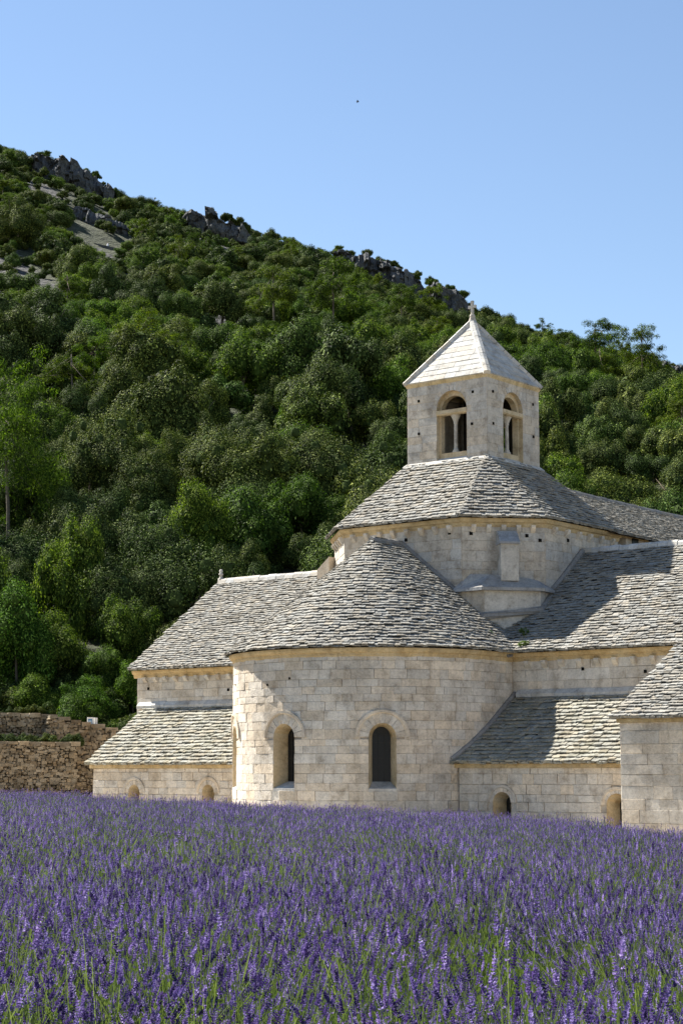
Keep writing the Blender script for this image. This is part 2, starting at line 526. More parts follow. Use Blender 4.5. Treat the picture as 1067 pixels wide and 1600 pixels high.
def wall_mesh(mb, surf, s0, s1, z0, z1, opens=(), d=0.0, step=None, mi=0, z1b=None):
    br = {s0, s1}
    if step:
        n = max(1, int((s1 - s0) / step))
        br |= {s0 + (s1 - s0) * i / n for i in range(n + 1)}
    for o in opens:
        br = {q for q in br if not (o['s'] - o['r'] - 1e-4 < q < o['s'] + o['r'] + 1e-4)}
        br |= {o['s'] - o['r'] * math.cos(math.pi * i / 18) for i in range(19)}
    br = sorted(br)
    for a, b_ in zip(br[:-1], br[1:]):
        mid = (a + b_) / 2
        op = next((o for o in opens if abs(mid - o['s']) < o['r']), None)
        ta, tb = z1, z1
        if z1b is not None:
            ta = z1 + (z1b - z1) * (a - s0) / (s1 - s0); tb = z1 + (z1b - z1) * (b_ - s0) / (s1 - s0)
        if op is None:
            mb.quad(surf.p(a, z0, d), surf.p(b_, z0, d), surf.p(b_, tb, d), surf.p(a, ta, d), mi)
        else:
            if op['sill'] > z0:
                mb.quad(surf.p(a, z0, d), surf.p(b_, z0, d), surf.p(b_, op['sill'], d), surf.p(a, op['sill'], d), mi)
            mb.quad(surf.p(a, arch_top(op, a), d), surf.p(b_, arch_top(op, b_), d), surf.p(b_, tb, d), surf.p(a, ta, d), mi)

def outline(o, n=18):
    pts = [(o['s'] - o['r'], o['sill'])]
    pts += [(o['s'] - o['r'] * math.cos(math.pi * i / n), o['spring'] + o['r'] * math.sin(math.pi * i / n)) for i in range(n + 1)]
    pts += [(o['s'] + o['r'], o['sill'])]
    return pts
def reveal(mb, surf, o, d0, d1, shrink=0.0, sill_rise=0.0, mi=0, flat_s=None):
    """sides and soffit of an opening between depths d0 (outer) and d1 (inner), splayed by shrink"""
    oi = dict(o, r=o['r'] - shrink, sill=o['sill'] + sill_rise)
    A, B = outline(o), outline(oi)
    P0 = [surf.p(s, z, d0) for s, z in A]; P1 = [surf.p(s, z, d1) for s, z in B]
    for i in range(len(A) - 1):
        mb.quad(P0[i], P0[i + 1], P1[i + 1], P1[i], mi)
    return oi, P0, P1

def ashlar(surf, parent, s0, s1, z0, z1, opens=(), course=(0.26, 0.36), width=(0.30, 0.95), d=0.0, mat='ashlar', proud=0.03, vr=0.0, top_fn=None, kind='stone', gap=0.0055, depth=0.10):
    z = z0
    while z < z1 - 0.08:
        h = min(random.uniform(*course), z1 - z)
        if z1 - z - h < 0.12:
            h = z1 - z
        segs = [(s0, s1)]
        for o in opens:
            if z + h <= o['sill'] or z >= o['spring'] + o['r'] + vr:
                continue
            zb, zt = max(z, o['sill']), min(z + h, o['spring'] + o['r'] + vr)
            hw = arch_half(o, zb) if zb <= o['spring'] + o['r'] else 0
            if z + h > o['spring']:
                rr = o['r'] + vr
                hw = max(hw, math.sqrt(max(0, rr * rr - (z + h - o['spring']) ** 2)))
            segs = [q for a, b_ in segs for q in ((a, min(b_, o['s'] - hw)), (max(a, o['s'] + hw), b_)) if q[1] - q[0] > 0.06]
        for a, b_ in segs:
            x = a
            while x < b_ - 0.02:
                w = random.uniform(*width)
                if b_ - x - w < width[0] * 0.7:
                    w = b_ - x
                sm = x + w / 2
                if top_fn is None or z + h * 0.5 < top_fn(sm):
                    ex, out = surf.frame(sm)
                    pr = random.uniform(0.55, 1.0) * proud
                    gp = gap * random.choice((.3, .4, .6, .8, 1.0, 3.0)); gz = gap * random.choice((.3, .4, .6, .8, 1.0, 2.6))
                    cen = surf.p(sm, z + h / 2, d + pr - depth / 2)
                    piece(kind, 'block', mat, parent, cen, ex * (w - gp), -out * depth, Vector((0, 0, h - gz)))
                x += w
        z += h

def voussoirs(surf, parent, o, thick, n, d, mat='ashlar', proud=0.036, depth=0.1):
    """wedge stones round the arch, each an object"""
    for i in range(n):
        a0, a1 = math.pi * i / n + 0.012, math.pi * (i + 1) / n - 0.012
        mb = MB()
        pr = proud * random.uniform(0.6, 1.1)
        ring = []
        for a, rr in ((a0, o['r']), ((a0 + a1) / 2, o['r']), (a1, o['r']), (a1, o['r'] + thick), ((a0 + a1) / 2, o['r'] + thick), (a0, o['r'] + thick)):
            ring.append((o['s'] - rr * math.cos(a), o['spring'] + rr * math.sin(a)))
        f = [surf.p(s, z, d + pr) for s, z in ring]; bk = [surf.p(s, z, d - depth) for s, z in ring]
        mb.prism(f, [bk, f])
        mb.build('voussoir', M[mat], parent)
def hood(surf, parent, o, r0, r1, d, out, mat='ashlar', drop=0.0):
    mb = MB(); rings = []
    for i in range(25):
        a = math.pi * i / 24
        prof = [(r0, -0.05), (r0, out * 0.55), (r0 + (r1 - r0) * .35, out), (r1, out), (r1, -0.05)]
        rings.append([surf.p(o['s'] - rr * math.cos(a), o['spring'] - drop * 0 + rr * math.sin(a), d + dd) for rr, dd in prof])
    mb.prism(rings[0], rings)
    return mb.build('hood_mould', M[mat], parent)

def arch_window(surf, o, depth, shrink, rise, hood_r=None, vr=0.3, nv=11, grid=(3, 7)):
    mb = MB()
    oi, P0, P1 = reveal(mb, surf, o, 0.024, -depth, shrink, rise)
    w = mb.build('window', M['ochre_in'], church)
    # sill
    ms = MB()
    a0, a1 = surf.p(o['s'] - o['r'] - 0.02, o['sill'], 0.03), surf.p(o['s'] + o['r'] + 0.02, o['sill'], 0.03)
    b0, b1 = surf.p(oi['s'] - oi['r'], oi['sill'], -depth), surf.p(oi['s'] + oi['r'], oi['sill'], -depth)
    dn = Vector((0, 0, -0.09)); up = Vector((0, 0, 0.012))
    ms.prism([a0], [[a0 + up, a0 + dn, b0 + dn, b0 + up], [a1 + up, a1 + dn, b1 + dn, b1 + up]])
    ms.build('sill', M['white_stone'], w)
    # glass and leads
    mg = MB()
    mg.poly([surf.p(s, z, -depth + 0.02) for s, z in outline(oi)])
    mg.build('pane', M['glass'], w)
    ml = MB(); n0, n1 = grid
    for i in range(1, n0):
        s = oi['s'] - oi['r'] + 2 * oi['r'] * i / n0
        zt = arch_top(oi, s)
        ml.prism([0] * 4, [[surf.p(s + dx, z, -depth + dd) for dx, dd in ((-.008, .021), (.008, .021), (.008, .04), (-.008, .04))] for z in (oi['sill'], zt)])
    for i in range(1, n1):
        z = oi['sill'] + (oi['spring'] + oi['r'] - oi['sill']) * i / n1
        hw = arch_half(oi, z)
        ml.prism([0] * 4, [[surf.p(s, z + dz, -depth + dd) for dz, dd in ((-.007, .023), (.007, .023), (.007, .038), (-.007, .038))] for s in (oi['s'] - hw, oi['s'] + hw)])
    ml.build('leading', M['lead'], w)
    if vr:
        voussoirs(surf, w, o, vr, nv, 0.0)
    if hood_r:
        hood(surf, w, o, hood_r[0], hood_r[1], 0.0, hood_r[2])
    return w
M['ochre_in'] = stone_mat('reveal stone with painted warm bounce', [(0.44, 0.345, 0.205), (0.53, 0.43, 0.28), (0.56, 0.475, 0.345)], 0.05, (0.35, 0.28, 0.18), 0.4, 0.01)  # golden light bounced into the openings is put into this colour

def slates(parent, A, B, C, D, expo, mat='slate', wid=(0.11, 0.30), thk=(0.02, 0.036), skip=None, lift=0.0, kind='slate'):
    """courses of slabs on the flat quad A (low left) B (low right) C (high right) D (high left), church coordinates"""
    A, B, C, D = (L(*q) for q in (A, B, C, D))
    mb = MB(); nrm = (B - A).cross(D - A).normalized()
    if nrm.z < 0:
        nrm = -nrm
    off = nrm * -0.04
    inset = ((D + C) / 2 - (A + B) / 2).normalized() * .16
    A0, B0 = A, B; A, B = A + inset, B + inset
    if (C - D).length < 1e-3:
        mb.tri(A + off, B + off, C + off)
    else:
        mb.quad(A + off, B + off, C + off, D + off)
    A, B = A0, B0
    base = mb.build('underlay', M['under'], parent)
    slope = ((D + C) / 2 - (A + B) / 2)
    xd = (B - A).normalized()
    up = nrm.cross(xd).normalized()
    S = (D - A).dot(up)
    n = int(S / expo)
    for k in range(-1, n + 1):
        t = max(0, k) * S / (n + 0.15)
        f = t / S
        if f > 1: break
        le, ri = A.lerp(D, f), B.lerp(C, f)
        width = (ri - le).length
        x = -random.uniform(0, 0.12)
        wob = random.uniform(-.02, .02)
        while x < width - 0.04:
            w = random.uniform(*wid)
            if x + w > width + 0.06:
                w = width - x + random.uniform(0, .04)
                if w < 0.07: break
            cpos = le + xd * (x + w / 2)
            if skip is None or not skip(cpos):
                th = random.uniform(*thk)
                ln = expo * random.uniform(1.35, 1.5)
                tilt = (th + random.uniform(.003, .021)) / expo
                if k < 0: tilt, th = .03, .06
                yd = (up * math.cos(tilt) - nrm * math.sin(tilt)).normalized()
                sk = random.uniform(-.028, .028)
                xdir = (xd * math.cos(sk) + nrm * math.sin(sk)).normalized()
                zd = xdir.cross(yd).normalized()
                cen = cpos + up * (ln / 2 - 0.05 + wob * .5 + random.uniform(-.03, .03)) + nrm * (lift + (0.045 if k >= 0 else .012) + random.uniform(-.01, .014))
                piece(kind, 'slate', mat, parent, cen, xdir * (w - random.uniform(.004, .02)), yd * ln, zd * th)
            x += w

def cone_slates(parent, r0, z0, apex, phi0, phi1, expo, mat='slate'):
    zc = apex[2]
    S = math.hypot(r0, zc - z0); sl = math.atan2(zc - z0, r0)
    n = int(S / expo)
    mb = MB()
    for i in range(48):
        a, b_ = (phi0 + (phi1 - phi0) * j / 48 for j in (i, i + 1))
        mb.tri(L((r0 - .15) * math.sin(a), apex[1] + (r0 - .15) * math.cos(a), z0 + .06), L((r0 - .15) * math.sin(b_), apex[1] + (r0 - .15) * math.cos(b_), z0 + .06), L(0, apex[1], zc - .06))
    mb.build('underlay', M['under'], parent)
    for k in range(-1, n + 1):
        t = max(0, k) * S / (n + .1); r = r0 * (1 - t / S); z = z0 + (zc - z0) * t / S
        if r < 0.12: break
        ph = phi0 + random.uniform(0, .05); wob = random.uniform(-.015, .015)
        while ph < phi1:
            w = min(random.uniform(.11, .30), max(0.11, r * 0.42))
            pm = ph + w / r / 2
            out = Vector((math.sin(pm), -math.cos(pm), 0)); xd = Vector((math.cos(pm), math.sin(pm), 0))
            up = (-out * math.cos(sl) + Vector((0, 0, 1)) * math.sin(sl)).normalized()
            nrm = xd.cross(up).normalized()
            if nrm.z < 0: nrm = -nrm
            th = random.uniform(.02, .036); tilt = (th + random.uniform(.003, .021)) / expo if k >= 0 else .03; yd = (up * math.cos(tilt) - nrm * math.sin(tilt)).normalized()
            sk = random.uniform(-.03, .03)
            x2 = (xd * math.cos(sk) + nrm * math.sin(sk)).normalized()
            zd = x2.cross(yd).normalized()
            ln = expo * random.uniform(1.35, 1.5)
            cen = L(r * math.sin(pm), apex[1] + r * math.cos(pm), z) + up * (ln / 2 - .05 + wob + random.uniform(-.035, .035)) + nrm * ((.045 if k >= 0 else .012) + random.uniform(-.01, .014))
            piece('slate', 'slate', mat, parent, cen, x2 * (w * 1.02 - random.uniform(.0, .015)), yd * ln, zd * th)
            ph += w / r

def sweep_profile(name, mat, parent, path, prof):
    """path: list of (point, outward) in local axes; prof: (out, up) pairs"""
    mb = MB()
    rings = [[p + o * a + Vector((0, 0, 1)) * h for a, h in prof] for p, o in path]
    mb.prism(rings[0], rings)
    return mb.build(name, M[mat], parent)
CORN = [(-.10, -.30), (.02, -.30), (.05, -.24), (.06, -.17), (.12, -.15), (.16, -.08), (.17, -.02), (-.10, -.02)]
def cornice(name, surf, s0, s1, z, parent, scale=1.0, mat='ochre', n=1):
    path = []
    for i in range(n + 1):
        s = s0 + (s1 - s0) * i / n
        ex, out = surf.frame(s)
        path.append((surf.p(s, z, 0.0), out))
    return sweep_profile(name, mat, parent, path, [(a * scale, h * scale) for a, h in CORN])
def corbels(surf, s0, s1, n, ztop, parent, size=(.15, .26, .2), mat='ashlar', d=0.0):
    w, h, dep = size
    for i in range(n):
        s = s0 + (s1 - s0) * (i + .5) / n + random.uniform(-.02, .02)
        mb = MB()
        prof = [(-.04, 0), (dep, 0), (dep, -h * .32), (dep * .8, -h * .55), (dep * .45, -h * .82), (dep * .2, -h), (-.04, -h)]
        mb.prism(prof, [[surf.p(s + q, ztop + zz, d + dd) for dd, zz in prof] for q in (-w / 2, w / 2)])
        mb.build('corbel', M[mat], parent)
def hole(surf, s, z, parent, r=.06):
    mb = MB()
    mb.prism([0] * 4, [[surf.p(s + a, z + b_, dd) for a, b_ in ((-r, -r), (r, -r * .9), (r * .9, r), (-r, r * 1.1))] for dd in (-.05, .036)])
    mb.build('painted_putlog_hole', M['hole'], parent)

def solid_poly(mb, pts, z0, z1, mi=0, cap=True):
    n = len(pts)
    for i in range(n):
        a, b_ = pts[i], pts[(i + 1) % n]
        mb.quad(L(*a, z0), L(*b_, z0), L(*b_, z1), L(*a, z1), mi)
    if cap:
        mb.poly([L(*a, z1) for a in pts], mi)

# --- apse
apse_s = Drum(RW)
half = math.pi / 2 * RW
ang = lambda deg: R(deg) * RW
A_WIN = [dict(s=ang(a), r=.42, sill=-.52, spring=1.06) for a in (-40.5, 0.0, 40.5)]
mb = MB()
wall_mesh(mb, apse_s, -half - 1.6, half + 1.6, ZB, ZE - .02, A_WIN, 0.0, step=.25)
apse = mb.build('apse_wall', M['mortar'], church, smooth=False)
ashlar(apse_s, apse, -half - 1.3, half + 1.3, -2.4, ZE - .30, A_WIN, (.20, .34), (.28, .82), vr=.30)
for o in A_WIN:
    arch_window(apse_s, o, .55, .10, .22, (.72, .83, .09), vr=.30, nv=11)
cornice('cornice', apse_s, -half - 1.3, half + 1.3, ZE - .03, church, 1.0, n=60)
for _ in range(4):
    hole(apse_s, ang(random.uniform(-70, 50)), random.uniform(2.2, 3.2), apse, .035)
ro = MB()
for sg in (-1, 1):
    ro.quad(L(sg * (RE - .2), VA, ZE + .08), L(sg * (RE - .2), WFACE - 1.2, ZE + .08), L(0, WFACE - 1.2, ZAP - .08), L(0, VA, ZAP - .08))
apse_roof = ro.build('apse_roof', M['under'], church)
cone_slates(apse_roof, RE + .05, ZE, (0, VA, ZAP), -math.pi / 2 - .02, math.pi / 2 + .02, .155)
slates(apse_roof, (RE + .05, VA, ZE), (RE + .05, 4.2, ZE), (0, 4.2, ZAP), (0, VA, ZAP), .155)
slates(apse_roof, (-RE - .05, 4.2, ZE), (-RE - .05, VA, ZE), (0, VA, ZAP), (0, 4.2, ZAP), .155)
mb = MB()      # ridge stone and mortar fillets against the crossing wall
mb.tube([L(0, VA + .08, ZAP - .02), L(0, VA - .6, ZAP + .02), L(0, DA, ZAP + .02)], [.14, .12, .13], 8)
mb.build('ridge_stone', M['fillet'], apse_roof)
for sg in (-1, 1):
    mb = MB()
    pts = [(sg * .0, ZAP), (sg * 1.2, ZAP - .804 * 1.2), (sg * 2.45, ZAP - .804 * 2.4)]
    mb.tube([L(u, DA + .06, z + .05) for u, z in pts], [.12, .13, .12], 7)
    mb.build('mortar_fillet', M['fillet'], apse_roof)

# --- transept
tr_front = Plane((0, WFACE), (1, 0), (0, 1))
mb = MB()
solid_poly(mb, [(ULT + .12, WFACE - .02), (UR, WFACE - .02), (UR, -WFACE), (ULT + .12, -WFACE)], ZB, ZE - .05)
for u in (ULT + .12, UR):
    mb.tri(L(u, WFACE - .02, ZE - .05), L(u, -WFACE, ZE - .05), L(u, 0, ZR - .12))
transept = mb.build('transept_wall', M['mortar'], church)
ashlar(tr_front, transept, ULT + .12, -RW + .1, 1.9, ZE - .30, (), (.26, .34), (.35, .8))
ashlar(tr_front, transept, RW - .1, UR, 1.9, ZE - .30, (), (.28, .4), (.4, 1.0))
cornice('cornice', tr_front, ULT - .05, -RW + .2, ZE - .03, church)
cornice('cornice', tr_front, RW - .2, UR + .1, ZE - .03, church)
corbels(tr_front, ULT + .3, -RW - .05, 14, ZE - .31, church, (.16, .2, .17))
corbels(tr_front, RW + .25, UR, 12, ZE - .31, church, (.17, .24, .18))
for s, z in ((-11.6, 3.1), (-7.6, 2.95), (-6.2, 3.0), (7.2, 3.2), (9.4, 3.05)):
    hole(tr_front, s, z, transept, .05)
ro = MB()
for sg in (1, -1):
    ro.quad(L(ULT, sg * (WT - .16), ZE + .03), L(UR + .1, sg * (WT - .16), ZE + .03), L(UR + .1, 0, ZR - .07), L(ULT, 0, ZR - .07))
    ro.quad(L(ULT, sg * WT, ZE - .02), L(ULT, sg * WT, ZE - .12), L(ULT, 0, ZR - .12), L(ULT, 0, ZR - .02))
tr_roof = ro.build('transept_roof', M['under'], church)
slates(tr_roof, (ULT, WT + .03, ZE), (-3.2, WT + .03, ZE), (-3.2, 0, ZR), (ULT, 0, ZR), .155)
slates(tr_roof, (3.5, WT + .03, ZE), (UR + .1, WT + .03, ZE), (UR + .1, 0, ZR), (3.5, 0, ZR), .155)
def ridge_line(p0, p1, parent, step=.42, w=.17, h=.13, mat='white_stone', name='ridge_stone'):
    p0, p1 = L(*p0), L(*p1); n = max(1, int((p1 - p0).length / step)); d = (p1 - p0).normalized(); sd = Vector((0, 0, 1)).cross(d).normalized()
    for i in range(n):
        a = p0.lerp(p1, i / n) + d * .006; b_ = p0.lerp(p1, (i + 1) / n) - d * .006
        j = Vector((0, 0, random.uniform(-.012, .02)))
        k1 = random.uniform(.94, 1.06)
        prof = [(-w * k1, -.09), (-w * .75, .05), (-w * .3, h), (w * .3, h), (w * .75, .05), (w * k1, -.09)]
        mb = MB()
        mb.prism(prof, [[q + sd * x + Vector((0, 0, z)) + j for x, z in prof] for q in (a, b_)])
        mb.build(name, M[mat], parent)
ridge_line((ULT, 0, ZR + .03), (-DA, 0, ZR + .03), tr_roof)
ridge_line((DA + .02, 0, ZR + .03), (UR, 0, ZR + .03), tr_roof, .36, .16, .12)
mb = MB()
mb.tube([L(ULT + .06, 0, ZR + z) for z in (.0, .18, .2, .3, .33, .36, .4, .48, .53, .55)], [.13, .12, .07, .06, .1, .1, .05, .075, .06, .01], 9)
mb.build('gable_finial', M['white_stone'], tr_roof, smooth=True)

# --- low side chapels with lean-to roofs
lf = Plane((0, LFACE), (1, 0), (0, 1))
C_WIN_L = [dict(s=-9.45, r=.27, sill=-1.6, spring=-.72), dict(s=-5.93, r=.27, sill=-1.6, spring=-.70)]
C_WIN_R = [dict(s=6.0, r=.32, sill=-1.7, spring=-.92), dict(s=9.95, r=.34, sill=-1.8, spring=-.96)]
for wins, ua, ub in ((C_WIN_L, ULL + .12, -RW + .15), (C_WIN_R, RW - .15, UR)):
    mb = MB()
    wall_mesh(mb, lf, ua, ub, ZB, ZL - .05, wins, 0.0)
    end = ua if ua < 0 else ub
    mb.poly([L(end, LFACE, ZB), L(end, LFACE, ZL - .05), L(end, WFACE, ZLT - .1), L(end, WFACE, ZB)])
    w_ = mb.build('chapel_wall', M['mortar'], church)
    ashlar(lf, w_, ua, ub, -2.3, ZL - .16, wins, (.22, .33), (.28, .72), vr=.2, gap=.011, proud=.035)
    for o in wins:
        arch_window(lf, o, .55, .13, .25, (.43, .535, .06), vr=.15, nv=9, grid=(2, 4))
    mb = MB()
    mb.box(ua - .12, ub, -LFACE - .12, -LFACE + .1, ZL - .16 - ZB, ZL - .035 - ZB)
    mb.build('cornice', M['ochre'], church)
    ro = MB()
    ro.quad(L(ua - .1, WL - .16, ZL + .02), L(ub, WL - .16, ZL + .02), L(ub, WFACE, ZLT - .07), L(ua - .1, WFACE, ZLT - .07))
    rf = ro.build('chapel_roof', M['under'], church)
    sk = lambda q: abs(q.x) < math.sqrt(max(0, RW ** 2 - max(0, -q.y - VA) ** 2)) - .1
    slates(rf, (ua - .12, WL + .03, ZL), (ub, WL + .03, ZL), (ub, WFACE, ZLT), (ua - .12, WFACE, ZLT), .20, 'slate_moss', (.13, .34), (.028, .046), skip=sk)
    # weathering ledge along the foot of the transept wall
    x = (ua - .55) if ua < 0 else RW + .2
    x1 = -RW - .05 if ua < 0 else ub
    x = max(x, ULT + .1)
    while x < x1 - .1:
        w = min(random.uniform(.5, .85), x1 - x)
        mb = MB(); dz = random.uniform(-.012, .012)
        prof = [(WFACE - .03, ZLT + .22), (WFACE + .06, ZLT + .2), (WFACE + .2, ZLT + .06), (WFACE + .19, ZLT - .04), (WFACE - .03, ZLT - .02)]
        mb.prism(prof, [[L(q, v, z + dz) for v, z in prof] for q in (x + .005, x + w - .005)])
        mb.build('ledge_stone', M['white_stone'], transept)
        x += w
    if ua > 0:     # mortar fillet where the lean-to meets the apse, running down the round wall
        pts = []
        for i in range(9):
            v = WFACE + (WL - WFACE) * i / 8
            u = math.sqrt(RW ** 2 - max(0, v - VA) ** 2)
            pts.append(L(u + .07, v + .02, ZL + (WL - v) * (ZLT - ZL) / (WL - WFACE) + .08))
        mb = MB(); mb.tube(pts, [.1] * 9, 7); mb.build('mortar_fillet', M['fillet'], rf)
mb = MB()          # rainwater spout at the valley
mb.tube([L(RW + .12, WT - .1, ZE - .12), L(RW + .2, WT + .25, ZE - .16)], [.05, .05], 8)
mb.build('valley_spout', M['fillet'], church)

# --- block standing forward at the right edge
BU, BV, BZ = 11.72, 10.5, 1.47
bf = Plane((0, BV), (1, 0), (0, 1))
SB = .545
mb = MB()
solid_poly(mb, [(BU, BV), (BU + 8, BV), (BU + 8, 3), (BU, 3)], ZB, BZ - .04)
mb.poly([L(BU, BV, BZ - .04), L(BU, 3, BZ - .04), L(BU, 3, BZ + 7.4 * SB)])
blk = mb.build('side_block_wall', M['mortar'], church)
ashlar(bf, blk, BU, BU + 4, -2.6, BZ - .14, (), (.25, .36), (.4, 1.0))
mb = MB(); mb.box(BU - .06, BU + 5, -BV - .1, -BV + .1, BZ - .14 - ZB, BZ - .03 - ZB); mb.build('cornice', M['ochre'], church)
ro = MB(); ro.quad(L(BU - .08, BV + .04, BZ + .02), L(BU + 8, BV + .04, BZ + .02), L(BU + 8, 3.0, BZ + (BV + .2 - 3) * SB - .07), L(BU - .08, 3, BZ + (BV + .2 - 3) * SB - .07))
brf = ro.build('side_block_roof', M['under'], church)
slates(brf, (BU - .12, BV + .22, BZ), (BU + 4, BV + .22, BZ), (BU + 4, 4.6, BZ + (BV + .22 - 4.6) * SB), (BU - .12, 4.6, BZ + (BV + .22 - 4.6) * SB), .18)

# --- octagonal crossing base under the bell tower
OCT = [(-DB, DA), (DB, DA), (DA, DB), (DA, -DB), (DB, -DA), (-DB, -DA), (-DA, -DB), (-DA, DB)]
mb = MB(); solid_poly(mb, OCT, ZE - 1, ZD - .05); drum = mb.build('crossing_wall', M['mortar'], church)
faces8 = []
for i in range(8):
    a, b_ = Vector(OCT[i]), Vector(OCT[(i + 1) % 8])
    c_ = (a + b_) / 2
    out = Vector((-(b_ - a).y, (b_ - a).x)).normalized()
    if out.dot(c_) < 0: out = -out
    faces8.append((Plane(tuple(c_), tuple(b_ - a), tuple(out)), (b_ - a).length, a, b_))
for i in (0, 1, 2, 7):
    pl, ln, a, b_ = faces8[i]
    ashlar(pl, drum, -ln / 2 + .01, ln / 2 - .01, 4.4, ZD - .28, (), (.27, .38), (.45, 1.1), mat='tower_stone', proud=.016, gap=.008)
    k = 7 if ln > 3.5 else 4
    corbels(pl, -ln / 2 + .15, ln / 2 - .15, 8 if i == 0 else (6 if i == 2 else 5), ZD - .27, drum, (.15, .25, .17))
for pl, s, z in ((faces8[0][0], .2, 7.85), (faces8[0][0], 2.0, 7.95), (faces8[1][0], -1.1, 7.9), (faces8[1][0], .8, 7.85), (faces8[1][0], 1.25, 7.7), (faces8[2][0], -1.0, 7.85), (faces8[0][0], -1.7, 7.7)):
    hole(pl, s, z, drum, .055)
path = []
for i in (7, 0, 1, 2, 3):
    a = Vector(OCT[i]); o = a.normalized() * 1.082
    path.append((L(a.x, a.y, ZD - .03), Vector((o.x, -o.y, 0))))
a = Vector(OCT[6]); path.insert(0, (L(a.x, a.y, ZD - .03), Vector((a.normalized().x, -a.normalized().y, 0)) * 1.08))
sweep_profile('cornice', 'ochre', church, path, CORN)
EAV = [((Vector(q) * (1 + .0)) + Vector(q).normalized() * (DO * 1.082)).to_tuple() for q in OCT]
TQ = [(-TT, TT), (TT, TT), (TT, -TT), (-TT, -TT)]
ro = MB()
quads = []
for i in range(4):
    e0, e1 = EAV[2 * i], EAV[2 * i + 1]; t0, t1 = TQ[i], TQ[(i + 1) % 4]
    e2 = EAV[(2 * i + 2) % 8]
    quads.append(((*e0, ZD), (*e1, ZD), (*t1, ZTB), (*t0, ZTB)))
    quads.append(((*e1, ZD), (*e2, ZD), (*t1, ZTB), (*t1, ZTB)))
for q in quads:
    dn = Vector((0, 0, -.07))
    pts = [L(p[0] * (.962 if p[2] == ZD else 1), p[1] * (.962 if p[2] == ZD else 1), p[2] + (.10 if p[2] == ZD else 0)) + dn for p in q]
    ro.poly(pts if q[2] != q[3] else pts[:3])
crf = ro.build('crossing_roof', M['under'], church)
for i in (0, 1, 2, 7):
    A_, B_, C_, D_ = quads[i]
    slates(crf, A_, B_, C_, D_, .18, wid=(.12, .31), thk=(.022, .04))
# corner base and buttress on the slanting face
cp = faces8[1][0]                     # s from -ln/2 (at x 718) to ln/2
CBZ = 5.92
plan = [(-1.50, .02), (-.82, .78), (1.10, .62), (1.52, .02)]
mb = MB()
P = lambda s, d, z: cp.p(s, z, d)
for i in range(3):
    (s0, d0), (s1, d1) = plan[i], plan[i + 1]
    mb.quad(P(s0, d0, 4.2), P(s1, d1, 4.2), P(s1, d1, CBZ), P(s0, d0, CBZ))
mb.poly([P(s, d, CBZ) for s, d in plan])
cb = mb.build('corner_base', M['tower_stone'], church)
mb = MB()
ledge = [(-1.72, .0), (-.95, .98), (1.2, .82), (1.74, .0)]
top = [(-1.2, -.02), (-.55, .35), (.7, .3), (1.2, -.02)]
lo, hi = [P(s, d, CBZ) for s, d in ledge], [P(s, d, CBZ + .10) for s, d in ledge]
tp = [P(s, d, CBZ + .52 + .1 * math.cos(i)) for i, (s, d) in enumerate(top)]
for a, b_ in ((lo, hi), (hi, tp)):
    for i in range(3):
        mb.quad(a[i], a[i + 1], b_[i + 1], b_[i])
mb.poly(tp); mb.poly(lo)
mb.build('weathered_ledge', M['lead_stone'], cb)
mb = MB()
path = [P(-1.55, .05, CBZ - .75), P(-.84, .82, CBZ - .86), P(1.12, .68, CBZ - .62), P(1.6, .05, CBZ - .1)]
mb.tube(path, [.1, .13, .13, .1], 7); mb.build('mortar_fillet', M['fillet'], cb)
mb = MB()
bs0, bs1 = -.22, .38
prof = [(-.02, CBZ + .35), (.62, CBZ + .35), (.62, 7.50), (-.02, 7.50)]
mb.prism(prof, [[P(s, d, z) for d, z in prof] for s in (bs0, bs1)])
bt = mb.build('buttress', M['tower_stone'], church)
mb = MB(); prof = [(-.02, 7.50), (.68, 7.50), (.68, 7.57), (.20, 7.98), (-.02, 8.0)]
mb.prism(prof, [[P(s, d, z) for d, z in prof] for s in (bs0 - .04, bs1 + .04)])
mb.build('buttress_cap', M['lead_stone'], bt)
mb = MB()
mb.tube([L(DA + .06, .12, ZR + .03), L(DA + .06, 1.3, ZR - .726 * 1.3 + .06), L(DA + .05, DB + .05, ZR - .726 * DB + .05)], [.12, .12, .1], 7)
mb.build('mortar_fillet', M['fillet'], tr_roof)
# small pier at the left shoulder of the crossing
mb = MB(); prof = [(-DA - .45, 6.0), (-DA - .45, 7.3), (-DA + .1, 7.75), (-DA + .1, 6.0)]
mb.prism(prof, [[L(u_, v_, z_) for u_, z_ in prof] for v_ in (2.15, 2.95)])
mb.build('shoulder_pier', M['ashlar'], church)

# --- nave behind
NR, NS = 10.80, .50
mb = MB()
solid_poly(mb, [(-4.5, -3.0), (4.5, -3.0), (4.5, -26), (-4.5, -26)], ZB, 8.4)
nave = mb.build('nave_wall', M['tower_stone'], church)
mb = MB(); mb.box(4.5, 4.53, 3.45, 3.9, 7.95 - ZB, 8.38 - ZB); mb.build('window', M['glass'], nave)
cornice('cornice', Plane((4.5, -2.6), (0, -1), (1, 0)), 0, 2.05, 8.52, church, .6)
ro = MB()
ro.quad(L(0, -1.5, NR - .07), L(4.8, -1.5, NR - 4.8 * NS - .07), L(4.8, -4.65, NR - 4.8 * NS - .07), L(0, -4.65, NR - .07))
ro.quad(L(0, -4.65, NR - .07), L(9, -4.65, NR - 9 * NS - .07), L(9, -26, NR - 9 * NS - .07), L(0, -26, NR - .07))
ro.quad(L(0, -1.5, NR - .07), L(-6, -1.5, NR - 6 * NS - .07), L(-6, -26, NR - 6 * NS - .07), L(0, -26, NR - .07))
nrf = ro.build('nave_roof', M['under'], church)
slates(nrf, (4.85, -1.9, NR - 4.85 * NS), (4.85, -4.65, NR - 4.85 * NS), (0, -4.65, NR), (0, -1.9, NR), .20)
